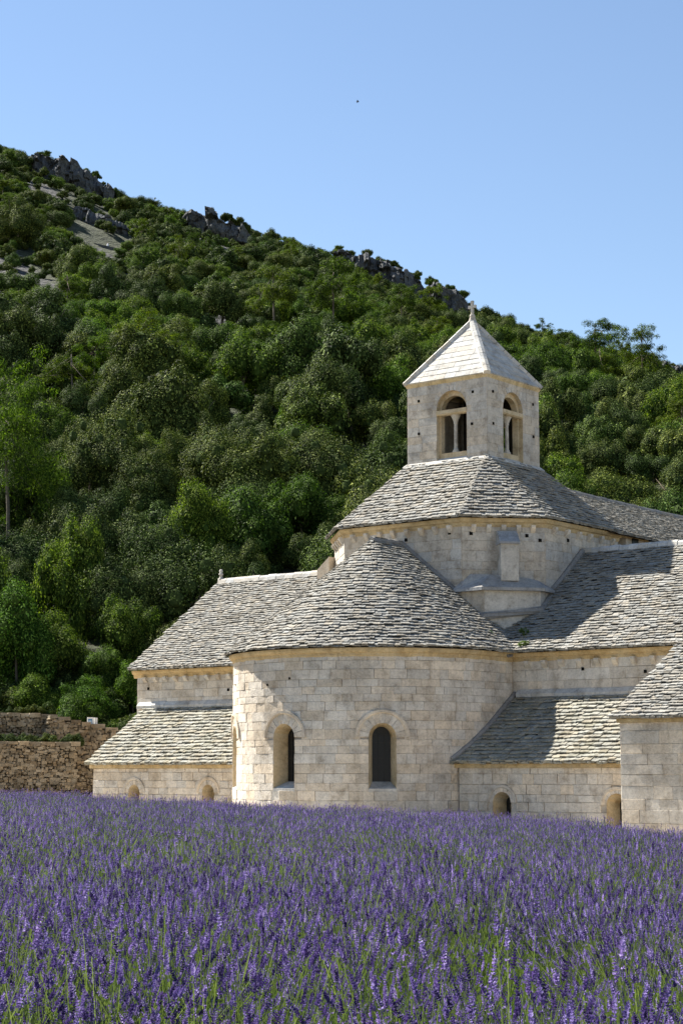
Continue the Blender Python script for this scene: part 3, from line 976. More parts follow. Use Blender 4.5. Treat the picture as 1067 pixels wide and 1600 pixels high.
slates(nrf, (8.9, -4.65, NR - 8.9 * NS), (8.9, -20, NR - 8.9 * NS), (0, -20, NR), (0, -4.65, NR), .20)
ridge_line((0, -2.0, NR + .03), (0, -24, NR + .03), nrf, .5, .17, .13, 'fillet')

# --- bell tower
tower = None
mb = MB()
TW = []
WTH = .38
t_faces = [Plane((0, TT), (1, 0), (0, 1)), Plane((TT, 0), (0, -1), (1, 0)), Plane((0, -TT), (-1, 0), (0, -1)), Plane((-TT, 0), (0, 1), (-1, 0))]
OUT = dict(s=.22 - .0, r=.645, sill=10.95, spring=12.88)
opn = []
for i, pl in enumerate(t_faces):
    o = dict(OUT, s=.22 if i == 0 else (-.05 if i == 1 else 0.0))
    opn.append(o)
    wall_mesh(mb, pl, -TT, TT, ZTB - .6, ZTE - .02, [o] if i < 3 else [], 0.0)
tower = mb.build('bell_tower_wall', M['tower_stone'], church)
for i, pl in enumerate(t_faces):
    o = opn[i]
    if i == 3:
        continue  # hidden sunward face kept solid so that no sun enters the belfry
    inner = dict(s=o['s'] + .0, r=.56, sill=11.30, spring=12.80)
    mb = MB()
    reveal(mb, pl, o, 0.012, -.15)
    # recess face round the inner opening
    A, B = outline(o), outline(inner)
    for k in range(len(A) - 1):
        mb.quad(pl.p(*A[k], -.15), pl.p(*A[k + 1], -.15), pl.p(*B[k + 1], -.15), pl.p(*B[k], -.15))
    mb.quad(pl.p(*A[0], -.15), pl.p(*A[-1], -.15), pl.p(*B[-1], -.15), pl.p(*B[0], -.15))
    reveal(mb, pl, inner, -.15, -WTH)
    mb.quad(pl.p(inner['s'] - .55, 11.30, -.15), pl.p(inner['s'] + .55, 11.30, -.15), pl.p(inner['s'] + .55, 11.30, -WTH), pl.p(inner['s'] - .55, 11.30, -WTH))
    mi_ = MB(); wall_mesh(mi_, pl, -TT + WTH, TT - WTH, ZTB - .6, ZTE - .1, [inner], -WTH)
    bo = mb.build('belfry_opening', M['ochre_in'], church)
    mi_.build('inner_wall', M['belfry_shade'], bo)
    # sloping sill
    m2 = MB(); prof = [(.05, 10.90), (.05, 10.97), (-.15, 11.12), (-.15, 10.90)]
    m2.prism(prof, [[pl.p(s, z, d) for d, z in prof] for s in (o['s'] - .645, o['s'] + .645)])
    m2.build('sill', M['white_stone'], bo)
    # impost beam, slender column with flared capital
    m2 = MB(); prof = [(-.02, 12.66), (.045, 12.70), (.045, 12.83), (-.22, 12.83), (-.22, 12.66)]
    m2.prism(prof, [[pl.p(s, z, d) for d, z in prof] for s in (o['s'] - .643, o['s'] + .643)])
    m2.build('impost_beam', M['ochre_in'], bo)
    m2 = MB()
    cs, cd = inner['s'], -.26
    m2.tube([pl.p(cs, z, cd) for z in (11.30, 11.36, 11.37, 11.43, 11.47, 11.95, 12.34, 12.36, 12.40, 12.48, 12.60, 12.66)],
            [.13, .13, .10, .09, .068, .066, .062, .085, .075, .10, .16, .18], 12)
    m2.build('column', M['white_stone'], bo, smooth=False)
    if i < 2:
        voussoirs(pl, bo, o, .20, 13, 0.0, 'tower_stone', .018)
    for s, z in ((-1.2, 13.3), (1.15, 13.35), (-1.2, 12.1), (1.1, 12.2)) if i == 0 else ((-1.35, 13.35), (1.3, 13.3), (-1.35, 12.2), (1.3, 12.1)):
        if i < 2:
            hole(pl, s, z, tower, .045)
for i in (0, 1):
    ashlar(t_faces[i], tower, -TT + .004, TT - .004, ZTB - .05, ZTE - .12, [opn[i]], (.26, .34), (.4, .8), mat='tower_stone', proud=.014, vr=.20, gap=.009, depth=.06)
mb = MB()     # pale flashing at the foot
for i in (0, 1, 2, 3):
    pl = t_faces[i]
    prof = [(-.02, ZTB + .10), (.03, ZTB + .09), (.14, ZTB - .02), (.12, ZTB - .10), (-.02, ZTB - .1)]
    mb.prism(prof, [[pl.p(s * (TT + max(0, d)), z, d) for d, z in prof] for s in (-1, 1)])
mb.build('tower_flashing', M['white_stone'], church)
prof = [(-.08, -.14), (.015, -.14), (.035, -.09), (.06, -.05), (.068, .0), (-.08, 0)]
path = []
for q in TQ + TQ[:1]:
    a = Vector(q); path.append((L(a.x, a.y, ZTE - .0), Vector((math.copysign(1, a.x), -math.copysign(1, a.y), 0))))
sweep_profile('cornice', 'ochre', church, path, prof)
# stone spire: slabs in courses, rolls along the hips
HT = TE
apx = (0, 0, ZTOP - .15)
mb = MB()
cs = [(-HT, HT), (HT, HT), (HT, -HT), (-HT, -HT)]
for i in range(4):
    mb.tri(L(*cs[i], ZTE), L(*cs[(i + 1) % 4], ZTE), L(*apx))
spire = mb.build('spire', M['under'], church)
for i in range(4):
    a, b_ = L(*cs[i], ZTE), L(*cs[(i + 1) % 4], ZTE); ap = L(*apx)
    xd = (b_ - a).normalized(); nr = (b_ - a).cross(ap - a).normalized()
    if nr.z < 0: nr = -nr
    nrow = 11
    for k in range(nrow):
        f0, f1 = k / nrow, (k + 1) / nrow
        l0, r0, l1, r1 = a.lerp(ap, f0), b_.lerp(ap, f0), a.lerp(ap, f1), b_.lerp(ap, f1)
        W = (r0 - l0).length; x = 0.0; cut = [0.0]
        while cut[-1] < W - .3:
            cut.append(cut[-1] + random.uniform(.38, .75))
        cut[-1] = W
        if len(cut) == 1: cut = [0, W]
        for c0, c1 in zip(cut[:-1], cut[1:]):
            q = [l0 + xd * (c0 + .006), l0 + xd * (c1 - .006)]
            W1 = (r1 - l1).length
            sh = (W - W1) / 2
            u0, u1 = min(max(c0 - sh, 0), W1), min(max(c1 - sh, 0), W1)
            t = .035 + random.uniform(0, .008)
            low = [p + nr * t for p in q]; hi_ = [l1 + xd * (u0 + .004) + nr * (t - .012), l1 + xd * (max(u1, u0 + .02) - .004) + nr * (t - .012)]
            mb = MB(); pts = [low[0], low[1], hi_[1], hi_[0]]
            mb.prism(pts, [[p - nr * .05 for p in pts], pts]); mb.build('roof_slab', M['spire'] if 'spire' in M else M['white_stone'], spire)
    # hip roll
    mb = MB(); hd = (ap - a).normalized(); sd = Vector((0, 0, 1)).cross(hd).normalized(); up = hd.cross(sd)
    prof = [(-.13, -.06), (-.12, .07), (0, .10), (.12, .07), (.13, -.06)]
    n = 9
    for k in range(n):
        p0, p1 = a.lerp(ap, k / n) + hd * .004, a.lerp(ap, (k + 1) / n - .004)
        mb = MB(); j = random.uniform(-.006, .006)
        mb.prism(prof, [[p + sd * x + up * (z + j) for x, z in prof] for p in (p0, p1)])
        mb.build('hip_stone', M['white_stone'], spire)
mb = MB()
mb.tube([L(0, 0, ZTOP + z) for z in (-.5, -.22, .0, .03, .10, .12, .2)], [.28, .17, .10, .11, .09, .06, .05], 8)
mb.build('spire_cap', M['white_stone'], spire)
mb = MB()
cz = ZTOP + .17
arm = [(q_[0] * .95, q_[1] * .98) for q_ in [(-.05, 0), (.05, 0), (.045, .19), (.17, .17), (.17, .29), (.045, .27), (.06, .46), (-.06, .46), (-.045, .27), (-.17, .29), (-.17, .17), (-.045, .19)]]
mb.prism(arm, [[L(u, v, cz + z) for u, z in arm] for v in (.045, -.045)])
mb.build('cross', M['white_stone'], spire)

# ------------------------------------------------------------------ old terrace walls on the left
def rubble_wall(name, label, p0, p1, ztop0, ztop1, zbot, thick, size, seed):
    rs = random.Random(seed)
    p0, p1 = Vector((*p0, 0)), Vector((*p1, 0))
    rt = empty(name, (p0.x, p0.y, zbot), 0)
    tag(rt, label, 'stone wall', 'rubble terrace walls left of the church')
    d = (p1 - p0); ln = d.length; d.normalize(); out = Vector((d.y, -d.x, 0))
    if out.dot(-p0) < 0: out = -out
    gm = Matrix.Translation((p0.x, p0.y, zbot))
    mb = MB()
    n = max(2, int(ln / .8)); tops = [ztop0 + (ztop1 - ztop0) * i / n + rs.uniform(-.06, .06) - zbot for i in range(n + 1)]
    rings = [[d * (ln * i / n) + q * (1 if True else 0) for q in (Vector((0, 0, 0)), -out * thick, -out * thick + Vector((0, 0, tops[i])), Vector((0, 0, tops[i])))] for i in range(n + 1)]
    mb.prism(rings[0], rings)
    core = mb.build('core', M['earth_joint'], rt)
    z = 0.0
    while z < max(ztop0, ztop1) - zbot:
        h = rs.uniform(size * .55, size * 1.0)
        x = -rs.uniform(0, .2)
        while x < ln:
            w = rs.uniform(size * .8, size * 1.9)
            tz = ztop0 + (ztop1 - ztop0) * min(1, max(0, x / ln)) - zbot
            if z + h * .4 < tz:
                cen = d * (x + w / 2) + Vector((0, 0, z + h / 2 + rs.uniform(-.03, .03))) + out * rs.uniform(-.02, .05)
                rot = rs.uniform(-.14, .14)
                ex = (d * math.cos(rot) + Vector((0, 0, 1)) * math.sin(rot)); ez = (Vector((0, 0, 1)) * math.cos(rot) - d * math.sin(rot))
                piece('stone_rubble', 'rubble' if rs.random() < .45 else 'block', 'rubble', core, cen, ex * w * 1.02, -out * rs.uniform(.16, .26), ez * h * 1.12, gm)
            x += w
        z += h * .93
    x = 0
    while x < ln - .1:       # capping stones
        w = rs.uniform(.3, .7)
        tz = ztop0 + (ztop1 - ztop0) * x / ln - zbot
        cen = d * (x + w / 2) - out * thick * .4 + Vector((0, 0, tz + .04))
        piece('stone_rubble', 'block', 'rubble', core, cen, d * (w - .02), -out * (thick + .12), Vector((0, 0, .14 + rs.uniform(-.03, .05))), gm)
        x += w
    return rt
rubble_wall('terrace_wall', 'low rubble stone terrace wall in shade behind the lavender', (-17.5, 71.5), (-10.6, 73.5), 1.15, 1.05, -2.2, .8, .135, 1)
rubble_wall('terrace_wall', 'upper rubble stone wall set back above the lower terrace wall', (-19.5, 74.2), (-12.1, 76.2), 2.45, 2.25, -1.5, .7, .125, 2)
rubble_wall('terrace_wall', 'rubble stone wall running down behind the chapel roof', (-12.0, 75.9), (-6.5, 79.5), 2.2, .95, -1.5, .6, .13, 3)
emit_pieces({'stone': 300, 'slate': 300, 'stone_rubble': 300})
for o in list(COL.objects):
    if o.name.startswith('stone_rubble'):
        o.name = 'rubble_stone'

# ------------------------------------------------------------------ foliage
M['leaf_oak'] = leaf_mat('holm oak leaves', (0.016, 0.026, 0.009), (0.076, 0.110, 0.032), (0.270, 0.320, 0.110), 0.06, 0.6, (1.4, 1.6, 0.45), 0.03)
M['leaf_bright'] = leaf_mat('bright deciduous leaves', (0.017, 0.034, 0.008), (0.080, 0.130, 0.025), (0.270, 0.345, 0.090), 0.22, 0.6, (1.4, 1.7, 0.4), 0.03)
M['leaf_pine'] = leaf_mat('pine needles', (0.018, 0.032, 0.008), (0.068, 0.102, 0.020), (0.200, 0.240, 0.052), 0.28, 0.7, (1.4, 1.7, 0.4), 0.05)
M['leaf_shrub'] = leaf_mat('scrub leaves', (0.015, 0.026, 0.009), (0.058, 0.085, 0.027), (0.215, 0.255, 0.088), 0.10, 0.6, (1.4, 1.7, 0.45), 0.03)

def unit_rand(n):
    v = NPR.normal(size=(n, 3)); return v / np.linalg.norm(v, axis=1)[:, None]

def leaf_cloud(centers, radii, per, size, flat=0.0, up=0.35, shell=0.62, aspect=0.6):
    """leaf-sized diamonds on the outer shells of many small clumps"""
    Vs = []
    for c, r, n in zip(centers, radii, per):
        d = unit_rand(n)
        d[:, 2] = np.where((d[:, 2] < -0.25) & (NPR.random(n) < .45), -d[:, 2] * 0.6, d[:, 2])
        rad = r * (shell + (1.08 - shell) * NPR.random(n) ** 0.5)
        p = np.array(c) + d * rad[:, None] * np.array([1, 1, 1 - flat])
        nrm = d + NPR.normal(scale=0.34, size=(n, 3)) + np.array([0, 0, up])
        nrm /= np.linalg.norm(nrm, axis=1)[:, None]
        t = np.cross(nrm, unit_rand(n)); t /= np.linalg.norm(t, axis=1)[:, None] + 1e-9
        b_ = np.cross(nrm, t)
        s = size * NPR.uniform(0.6, 1.35, n)[:, None]
        Vs.append(np.stack([p - t * s, p + b_ * s * aspect, p + t * s, p - b_ * s * aspect], 1).reshape(-1, 3))
    V = np.concatenate(Vs)
    return V, np.arange(len(V)).reshape(-1, 4)

def mesh_np(name, V, F, mats, mi=None):
    me = bpy.data.meshes.new(name)
    me.vertices.add(len(V)); me.vertices.foreach_set('co', np.asarray(V, np.float32).ravel())
    k = F.shape[1]
    me.loops.add(F.size); me.loops.foreach_set('vertex_index', F.astype(np.int32).ravel())
    me.polygons.add(len(F)); me.polygons.foreach_set('loop_start', np.arange(0, F.size, k, dtype=np.int32))
    if mi is not None:
        me.polygons.foreach_set('material_index', np.asarray(mi, np.int32))
    for m_ in (mats if isinstance(mats, (list, tuple)) else [mats]):
        me.materials.append(m_)
    me.update(calc_edges=True); me.validate()
    return me

def blob(n):
    """unit cube-sphere of quads"""
    V, F = [], []
    for ax in range(3):
        for sg in (-1, 1):
            b0 = len(V)
            for j in range(n + 1):
                for i in range(n + 1):
                    p = [0, 0, 0]; p[ax] = sg; p[(ax + 1) % 3] = 2 * i / n - 1; p[(ax + 2) % 3] = 2 * j / n - 1
                    V.append(p)
            F += [(b0 + j * (n + 1) + i, b0 + j * (n + 1) + i + 1, b0 + (j + 1) * (n + 1) + i + 1, b0 + (j + 1) * (n + 1) + i) for j in range(n) for i in range(n)]
    V = np.array(V, float); V /= np.linalg.norm(V, axis=1)[:, None]
    return V, np.array(F)
BLOB = blob(3)
M['blocker_oak'] = plain('inner oak foliage', (0.050, 0.072, 0.024), .9, .02)
M['blocker_bright'] = plain('inner light foliage', (0.056, 0.092, 0.020), .9, .02)
def cores(C, Rr, k):  # opaque blobs added inside the crowns to stop sun and sky light
    V, F, n = [], [], 0
    for c, r in zip(C, Rr):
        V.append(np.array(c) + BLOB[0] * r * k * (1 + NPR.normal(scale=.07, size=(len(BLOB[0]), 1)))); F.append(BLOB[1] + n); n += len(BLOB[0])
    return np.concatenate(V), np.concatenate(F)
def crown_round(seed, nclump, leaves, size, mat, sq=0.85, name='crown', rough=1.0, loose=0.0):
    """crown of unit radius round (0,0,0.95), made of uneven clumps"""
    global NPR
    NPR = np.random.default_rng(seed)
    rs = random.Random(seed)
    lobes = [(rs.uniform(-.2, .2), rs.uniform(-.2, .2), rs.uniform(.85, 1.15), rs.uniform(.42, .55))]
    for q_ in range(6):
        a_ = 6.283 * q_ / 6 + rs.uniform(-.5, .5); k_ = rs.uniform(.38, .62)
        lobes.append((math.cos(a_) * k_, math.sin(a_) * k_, rs.uniform(.28, 1.05), rs.uniform(.28, .44)))
    C, Rr = [], []
    while len(C) < nclump:
        lx, ly, lz, lr = rs.choice(lobes)
        d = unit_rand(1)[0]
        if d[2] < -0.35: continue
        k = rs.uniform(.72 - loose, 1.02)
        c = (lx + d[0] * lr * k, ly + d[1] * lr * k, lz + d[2] * lr * sq * k)
        if c[2] < 0.12: continue
        C.append(c); Rr.append(rs.uniform(.16, .33) * rough)
    tot = sum(r * r for r in Rr)
    per = [max(12, int(leaves * r * r / tot)) for r in Rr]
    V, F = leaf_cloud(C, Rr, per, size, shell=.64)
    # inner leaves so the crown is not hollow
    C2 = [(l[0], l[1], l[2]) for l in lobes]
    V2, F2 = leaf_cloud(C2, [l[3] * .85 for l in lobes], [int(leaves * .035)] * len(lobes), size * 1.9, shell=.3)
    V3, F3 = cores(C + C2, Rr + [l[3] * 1.5 for l in lobes], .39)
    n1, n2 = len(V), len(V) + len(V2)
    return mesh_np(name, np.concatenate([V, V2, V3]), np.concatenate([F, F2 + n1, F3 + n2]), [mat, M['blocker_bright'] if mat == M['leaf_bright'] else M['blocker_oak']], [0] * (len(F) + len(F2)) + [1] * len(F3))

def crown_pine(seed, leaves, size, mat, nlay=7, zlow=1.1):
    """umbrella of flat tufts at the ends of spreading branches; unit radius, height about 2.2"""
    global NPR
    NPR = np.random.default_rng(seed); rs = random.Random(seed)
    C, Rr = [], []
    for k in range(nlay):
        a = rs.uniform(0, 6.28); q = rs.uniform(.15, .72); z0 = zlow + (2.05 - zlow) * (1 - q) * rs.uniform(.4, 1) + rs.uniform(-.3, .2)
        cx, cy = q * math.cos(a), q * math.sin(a)
        for j in range(rs.randint(6, 10)):
            C.append((cx + rs.gauss(0, .17), cy + rs.gauss(0, .17), z0 + rs.gauss(0, .09))); Rr.append(rs.uniform(.09, .19))
    tot = sum(r * r for r in Rr)
    V, F = leaf_cloud(C, Rr, [max(10, int(leaves * r * r / tot)) for r in Rr], size, flat=.35, up=.5, shell=.2, aspect=.22)
    return mesh_np('crown', V, F, mat), C

def trunk_mesh(seed, h, r, spread, zc, nb=6, targets=None):
    rs = random.Random(seed); mb = MB()
    bx, by = rs.uniform(-.12, .12), rs.uniform(-.12, .12)
    pts = [Vector((0, 0, -.35)), Vector((bx * .4, by * .4, h * .35)), Vector((bx, by, h * .7)), Vector((bx * 1.3, by * 1.2, h))]
    mb.tube(pts, [r * 1.25, r, r * .8, r * .45], 8)
    for i in range(nb):
        t = rs.uniform(.45, .95)
        p = pts[1].lerp(pts[3], t)
        if targets:
            e = Vector(rs.choice(targets))
        else:
            a = 6.28 * i / nb + rs.uniform(-.4, .4); e = Vector((math.cos(a) * spread * rs.uniform(.6, 1), math.sin(a) * spread * rs.uniform(.6, 1), zc * rs.uniform(.8, 1.25)))
        m_ = p.lerp(e, .5) + Vector((rs.uniform(-.06, .06), rs.uniform(-.06, .06), rs.uniform(-.02, .1)))
        mb.tube([p, m_, e], [r * .42, r * .28, r * .1], 5)
    me = mb.mesh('trunk', M['bark'], smooth=True)
    return me

# prototypes: (crown mesh, trunk mesh)
OAK = [(crown_round(20 + i, 24 + 4 * (i % 4), 27000, .0175, M['leaf_oak'], sq=.75 + .08 * (i % 5), rough=.9 + .08 * (i % 3)), trunk_mesh(i, .75, .05, .5, .9)) for i in range(9)]
OAKF = [(crown_round(50 + i, 30 + 6 * i, 40000, .0135, M['leaf_oak'], sq=.8 + .1 * i, rough=.85 + .07 * i), trunk_mesh(30 + i, .75, .045, .5, .9)) for i in range(5)]
BRI = [(crown_round(70 + i, 40, 18000, .018, M['leaf_bright'], sq=1.05, loose=.2), trunk_mesh(40 + i, .8, .04, .5, 1.0)) for i in range(4)]
BRIF = [(crown_round(90 + i, 60, 30000, .0155, M['leaf_bright'], sq=1.1, rough=.85, loose=.25), trunk_mesh(60 + i, .85, .035, .5, 1.0)) for i in range(4)]
PIN = []
for i in range(4):
    cm, tg = crown_pine(110 + i, 16000, .028, M['leaf_pine'], 11, .8)
    PIN.append((cm, trunk_mesh(80 + i, 1.75, .027, .5, 1.5, nb=9, targets=tg)))
cm, tg = crown_pine(119, 30000, .021, M['leaf_pine'], 22, .45)
PINF = [(cm, trunk_mesh(89, 1.25, .026, .5, 1.5, nb=7, targets=[(q[0] * .6, q[1] * .6, q[2] * .85) for q in tg]))]
SHR = [crown_round(130 + i, 26, 6000, .036, M['leaf_shrub'], name='crown') for i in range(5)]

def tree(name, proto, x, y, rad, hs, rz, label, cat, group, z=None, tint=None):
    z = hill_z(x, y) if z is None else z
    rt = empty(name, (x, y, z), rz)
    e_ = ((x * 7.3 + y * 3.1) % 1.0 - .5) * .3
    rt.scale = (rad * (1 + e_), rad * (1 - e_), rad * hs)
    tag(rt, label, cat, group)
    for nm, me in (('crown', proto[0]), ('trunk', proto[1])):
        o = bpy.data.objects.new(nm, me); COL.objects.link(o); o.parent = rt
    return rt

def zone(x, y, z, tall):
    px, py, d = px_of((x, y, z + tall * .7))
    if px < 110: h = 'at the left edge'
    elif px < 220: h = 'above the terrace wall'
    elif px < 340: h = 'above the left gable'
    elif px < 430: h = 'above the left transept'
    elif px < 530: h = 'above the left shoulder'
    elif px < 640: h = 'left of the tower'
    elif px < 700: h = 'behind the left tower face'
    elif px < 770: h = 'behind the tower corner'
    elif px < 850: h = 'behind the right tower face'
    elif px < 950: h = 'right of the tower'
    else: h = 'at the right edge'
    if py > 820: v = 'low down'
    elif py > 720: v = 'fairly low'
    elif py > 640: v = 'below mid slope'
    elif py > 570: v = 'halfway up'
    elif py > 500: v = 'above mid slope'
    else: v = 'high up'
    return px, v + ' ' + h
LABELS = {}
ORD = ('first second third fourth fifth sixth seventh eighth ninth tenth eleventh twelfth thirteenth fourteenth fifteenth sixteenth seventeenth eighteenth nineteenth twentieth ' + ' '.join('twenty-' + q for q in 'first second third fourth fifth sixth seventh eighth ninth'.split())).split()
def queue_label(o, kind, zn):
    LABELS.setdefault((kind, zn[1]), []).append((zn[0], o))
def write_labels():
    for (kind, zn), lst in LABELS.items():
        lst.sort(key=lambda q: q[0])
        for i, (px, o) in enumerate(lst):
            if len(lst) == 1: t = 'single ' + kind
            elif i == 0: t = 'leftmost of the ' + kind + 's'
            elif i == len(lst) - 1: t = 'rightmost of the ' + kind + 's'
            else: t = ORD[min(i, len(ORD) - 1)] + ' from left of the ' + kind + 's'
            o['label'] = t + ' ' + zn
            o['group'] = kind + 's ' + zn

OUTC = [(98, 322, 16, 6.0, 2.5, 1, 'long grey cliff on the skyline near the upper left corner'),
        (335, 318, 13, 7.0, 2.5, 2, 'grey cliff block on the skyline above the middle of the slope'),
        (612, 312, 15, 7.2, 3, 3, 'low grey cliff below the skyline left of the spire'),
        (700, 310, 9, 7.0, 3, 4, 'grey cliff just left of the spire cross'),
        (905, 300, 6, 5.0, 2, 5, 'small pale rock on the slope right of the spire'),
        (548, 316, 7, 6.2, 2, 6, 'small blue-grey rock at the skyline in the centre'),
        (1048, 305, 8, 4.5, 2, 7, 'low rock band at the right edge below the skyline'),
        (150, 280, 10, 3.8, 2, 9, 'dark rock ledge above the hillside path')]
def rock_clear(x, y, r):
    for px, yo, w, h, *_ in OUTC:
        xo = (px - 533.5) / FOC * yo
        if abs(x - xo * y / yo) < w / 2 + r * .3 and yo - (20 if r < 1.3 else 42) < y < yo + 3.5: return False
    return True
RT = random.Random(77)
PLACED = []
def scree_view(x, y, r):
    px, py, d = px_of((x, y, hill_z(x, y) + r * 1.3)); m_ = FOC * r / d * .6
    return (-30 - m_ < px < 80 + m_ and 392 < py < 462) or (195 - m_ < px < 345 + m_ and abs(py - (452 + (px - 195) * .27)) < 18)
def free(x, y, r):
    return all((x - a) ** 2 + (y - b_) ** 2 > (.80 * (r + c_)) ** 2 * 0.62 for a, b_, c_ in PLACED)
def in_view(x, y, z, r):
    px, py, d = px_of((x, y, z + r))
    m_ = FOC * r / d
    return -m_ < px < 1067 + m_ and py < 1260
def church_clear(x, y, r):
    u = (x - CHX) * math.cos(THETA) - (y - CHY) * math.sin(THETA); v = -(x - CHX) * math.sin(THETA) - (y - CHY) * math.cos(THETA)
    if -14.5 - r < u < 15 + r and v > -8 - r: return False
    if -9 - r < u < 9 + r and v > -28 - r: return False
    return True
# trees that can be picked out, by column of the picture and distance
SPECIAL = [
    ('aleppo_pine', 'pine', 972, 300, 2.5, 1.2, 'lone umbrella pine with open crown against the sky on the right skyline', None),
    ('aleppo_pine', 'pine', 930, 196, 3.7, 1.15, 'bright umbrella pine right of the bell tower with bare stem', None),
    ('aleppo_pine', 'pine', 1003, 186, 3.5, 1.3, 'umbrella pine near the right edge below the skyline', None),
    ('aleppo_pine', 'pine', 520, 192, 4.2, 1.3, 'tall pine with visible trunk left of the bell tower spire', None),
    ('aleppo_pine', 'pine', 428, 190, 3.8, 1.2, 'broad pine beside the tall pine, further from the bell tower', None),
    ('aleppo_pine', 'pine', 628, 210, 2.8, 1.2, 'small pine just left of the bell tower spire', None),
    ('aleppo_pine', 'pinf', 22, 108, 4.1, 1.7, 'tall yellowish pine cut by the left edge of the picture', None),
    ('young_oak', 'brif', 118, 93, 2.4, 1.9, 'tall bright leafy tree with thin pale trunk left of the transept', None),
    ('young_oak', 'brif', 205, 90, 1.9, 1.5, 'small bright tree beside the left transept roof', None),
    ('young_oak', 'brif', 385, 104, 2.6, 1.5, 'bright green tree right behind the left transept ridge', None),
    ('young_oak', 'brif', 478, 108, 2.5, 1.4, 'bright green tree behind the left shoulder of the crossing', None),
    ('young_oak', 'brif', 300, 102, 2.5, 1.6, 'leafy tree above the gable finial of the left transept', None),
    ('young_oak', 'brif', 70, 84, 1.6, 1.0, 'bright low bush above the terrace wall', None),
    ('young_oak', 'brif', 150, 83.5, 1.5, 1.1, 'bright bush behind the small information board', None),
    ('young_oak', 'brif', 8, 82, 1.3, .9, 'grassy green bush at the left end of the terrace wall', None),
    ('young_oak', 'brif', 40, 87, 2.3, 1.6, 'bright leafy tree over the terrace wall near the left edge', None),
    ('young_oak', 'brif', 100, 88, 2.0, 1.3, 'round bright bush tree over the middle of the terrace wall', None),
    ('young_oak', 'brif', -5, 89, 2.6, 1.7, 'bright green tree cut by the left edge above the terrace wall', None),
    ('young_oak', 'brif', 172, 86.5, 1.7, 1.2, 'bright bush between the terrace wall and the left transept', None),
    ('holm_oak', 'oakf', 22, 236, 3.8, 1.1, 'dark round holm oak at the left edge high on the slope', None),
    ('holm_oak', 'oakf', 205, 91.5, 2.4, 1.5, 'dark holm oak in deep shade beside the left transept', None),
]
for name, kind, px, y, rad, hs, label, grp in SPECIAL:
    x = (px - 533.5) / FOC * y * 1.02
    pr = {'pine': PIN, 'pinf': PINF, 'brif': BRIF, 'oakf': OAKF}[kind]
    tree(name, pr[RT.randrange(len(pr))], x, y, rad, hs, RT.uniform(0, 6.28), label, 'pine tree' if kind[:3] == 'pin' else 'tree', grp)
    PLACED.append((x, y, rad * (.75 if kind == 'pine' else 1)))
cand = []
tries = 0
yy = 81.5
while tries < 16000:
    tries += 1
    y = math.sqrt(RT.uniform(80.5 ** 2, 348 ** 2)); x = RT.uniform(-.225, .225) * y
    far = max(0, min(1, (y - 150) / 120))
    rad = RT.uniform(1.8, 3.6) * (1 - .36 * far)
    if y < 90: rad = RT.uniform(1.3, 2.3)
    s = scree_at(x, y)
    if y > 175 and s > .2:
        if RT.random() < .93: continue
        rad = RT.uniform(.6, 1.3)
    if scree_view(x, y, rad) and RT.random() < .85: continue
    if not rock_clear(x, y, rad) and not (rad < 1.3 and RT.random() < .5): continue
    if not church_clear(x, y, rad) or not free(x, y, rad) or not in_view(x, y, hill_z(x, y), rad * 1.5): continue
    PLACED.append((x, y, rad)); cand.append((x, y, rad))
cand.sort(key=lambda q: q[1] / q[2])
n_oak = n_bri = n_pin = 0
shrub_pts = []
for x, y, rad in cand:
    patch = fbm(x + 300, y, 28, 3)
    k = RT.random()
    z = hill_z(x, y)
    kind = 'oak'
    if patch > .16 and k < .7 or k < .14: kind = 'bri'
    if y > 140 and .90 < k < .97: kind = 'pin'
    if kind == 'oak' and n_oak < 290 and y < 235:
        n_oak += 1
        pr = OAKF if y < 125 else OAK
        zn = zone(x, y, z, rad * 1.6)
        size = 'small' if rad < 2.2 else ('large' if rad > 2.9 else 'rounded')
        queue_label(tree('holm_oak', pr[RT.randrange(len(pr))], x, y, rad, RT.uniform(.85, 1.55 - .4 * min(1, max(0, (y - 150) / 80))), RT.uniform(0, 6.28), None, 'tree', None), size + ' holm oak', zn)
    elif kind == 'bri' and n_bri < 200 and y < 250:
        n_bri += 1
        pr = BRIF if y < 125 else BRI
        zn = zone(x, y, z, rad * 1.6)
        queue_label(tree('young_oak', pr[RT.randrange(len(pr))], x, y, rad * .92, RT.uniform(.9, 1.6 - .4 * min(1, max(0, (y - 150) / 80))), RT.uniform(0, 6.28), None, 'tree', None), 'light green oak', zn)
    elif kind == 'pin' and n_pin < 60:
        n_pin += 1
        zn = zone(x, y, z, rad * 1.6)
        queue_label(tree('aleppo_pine', PIN[RT.randrange(len(PIN))], x, y, rad, RT.uniform(.95, 1.25), RT.uniform(0, 6.28), None, 'pine tree', None), 'yellow-green pine', zn)
    else:
        shrub_pts.append((x, y, z, rad))
write_labels()

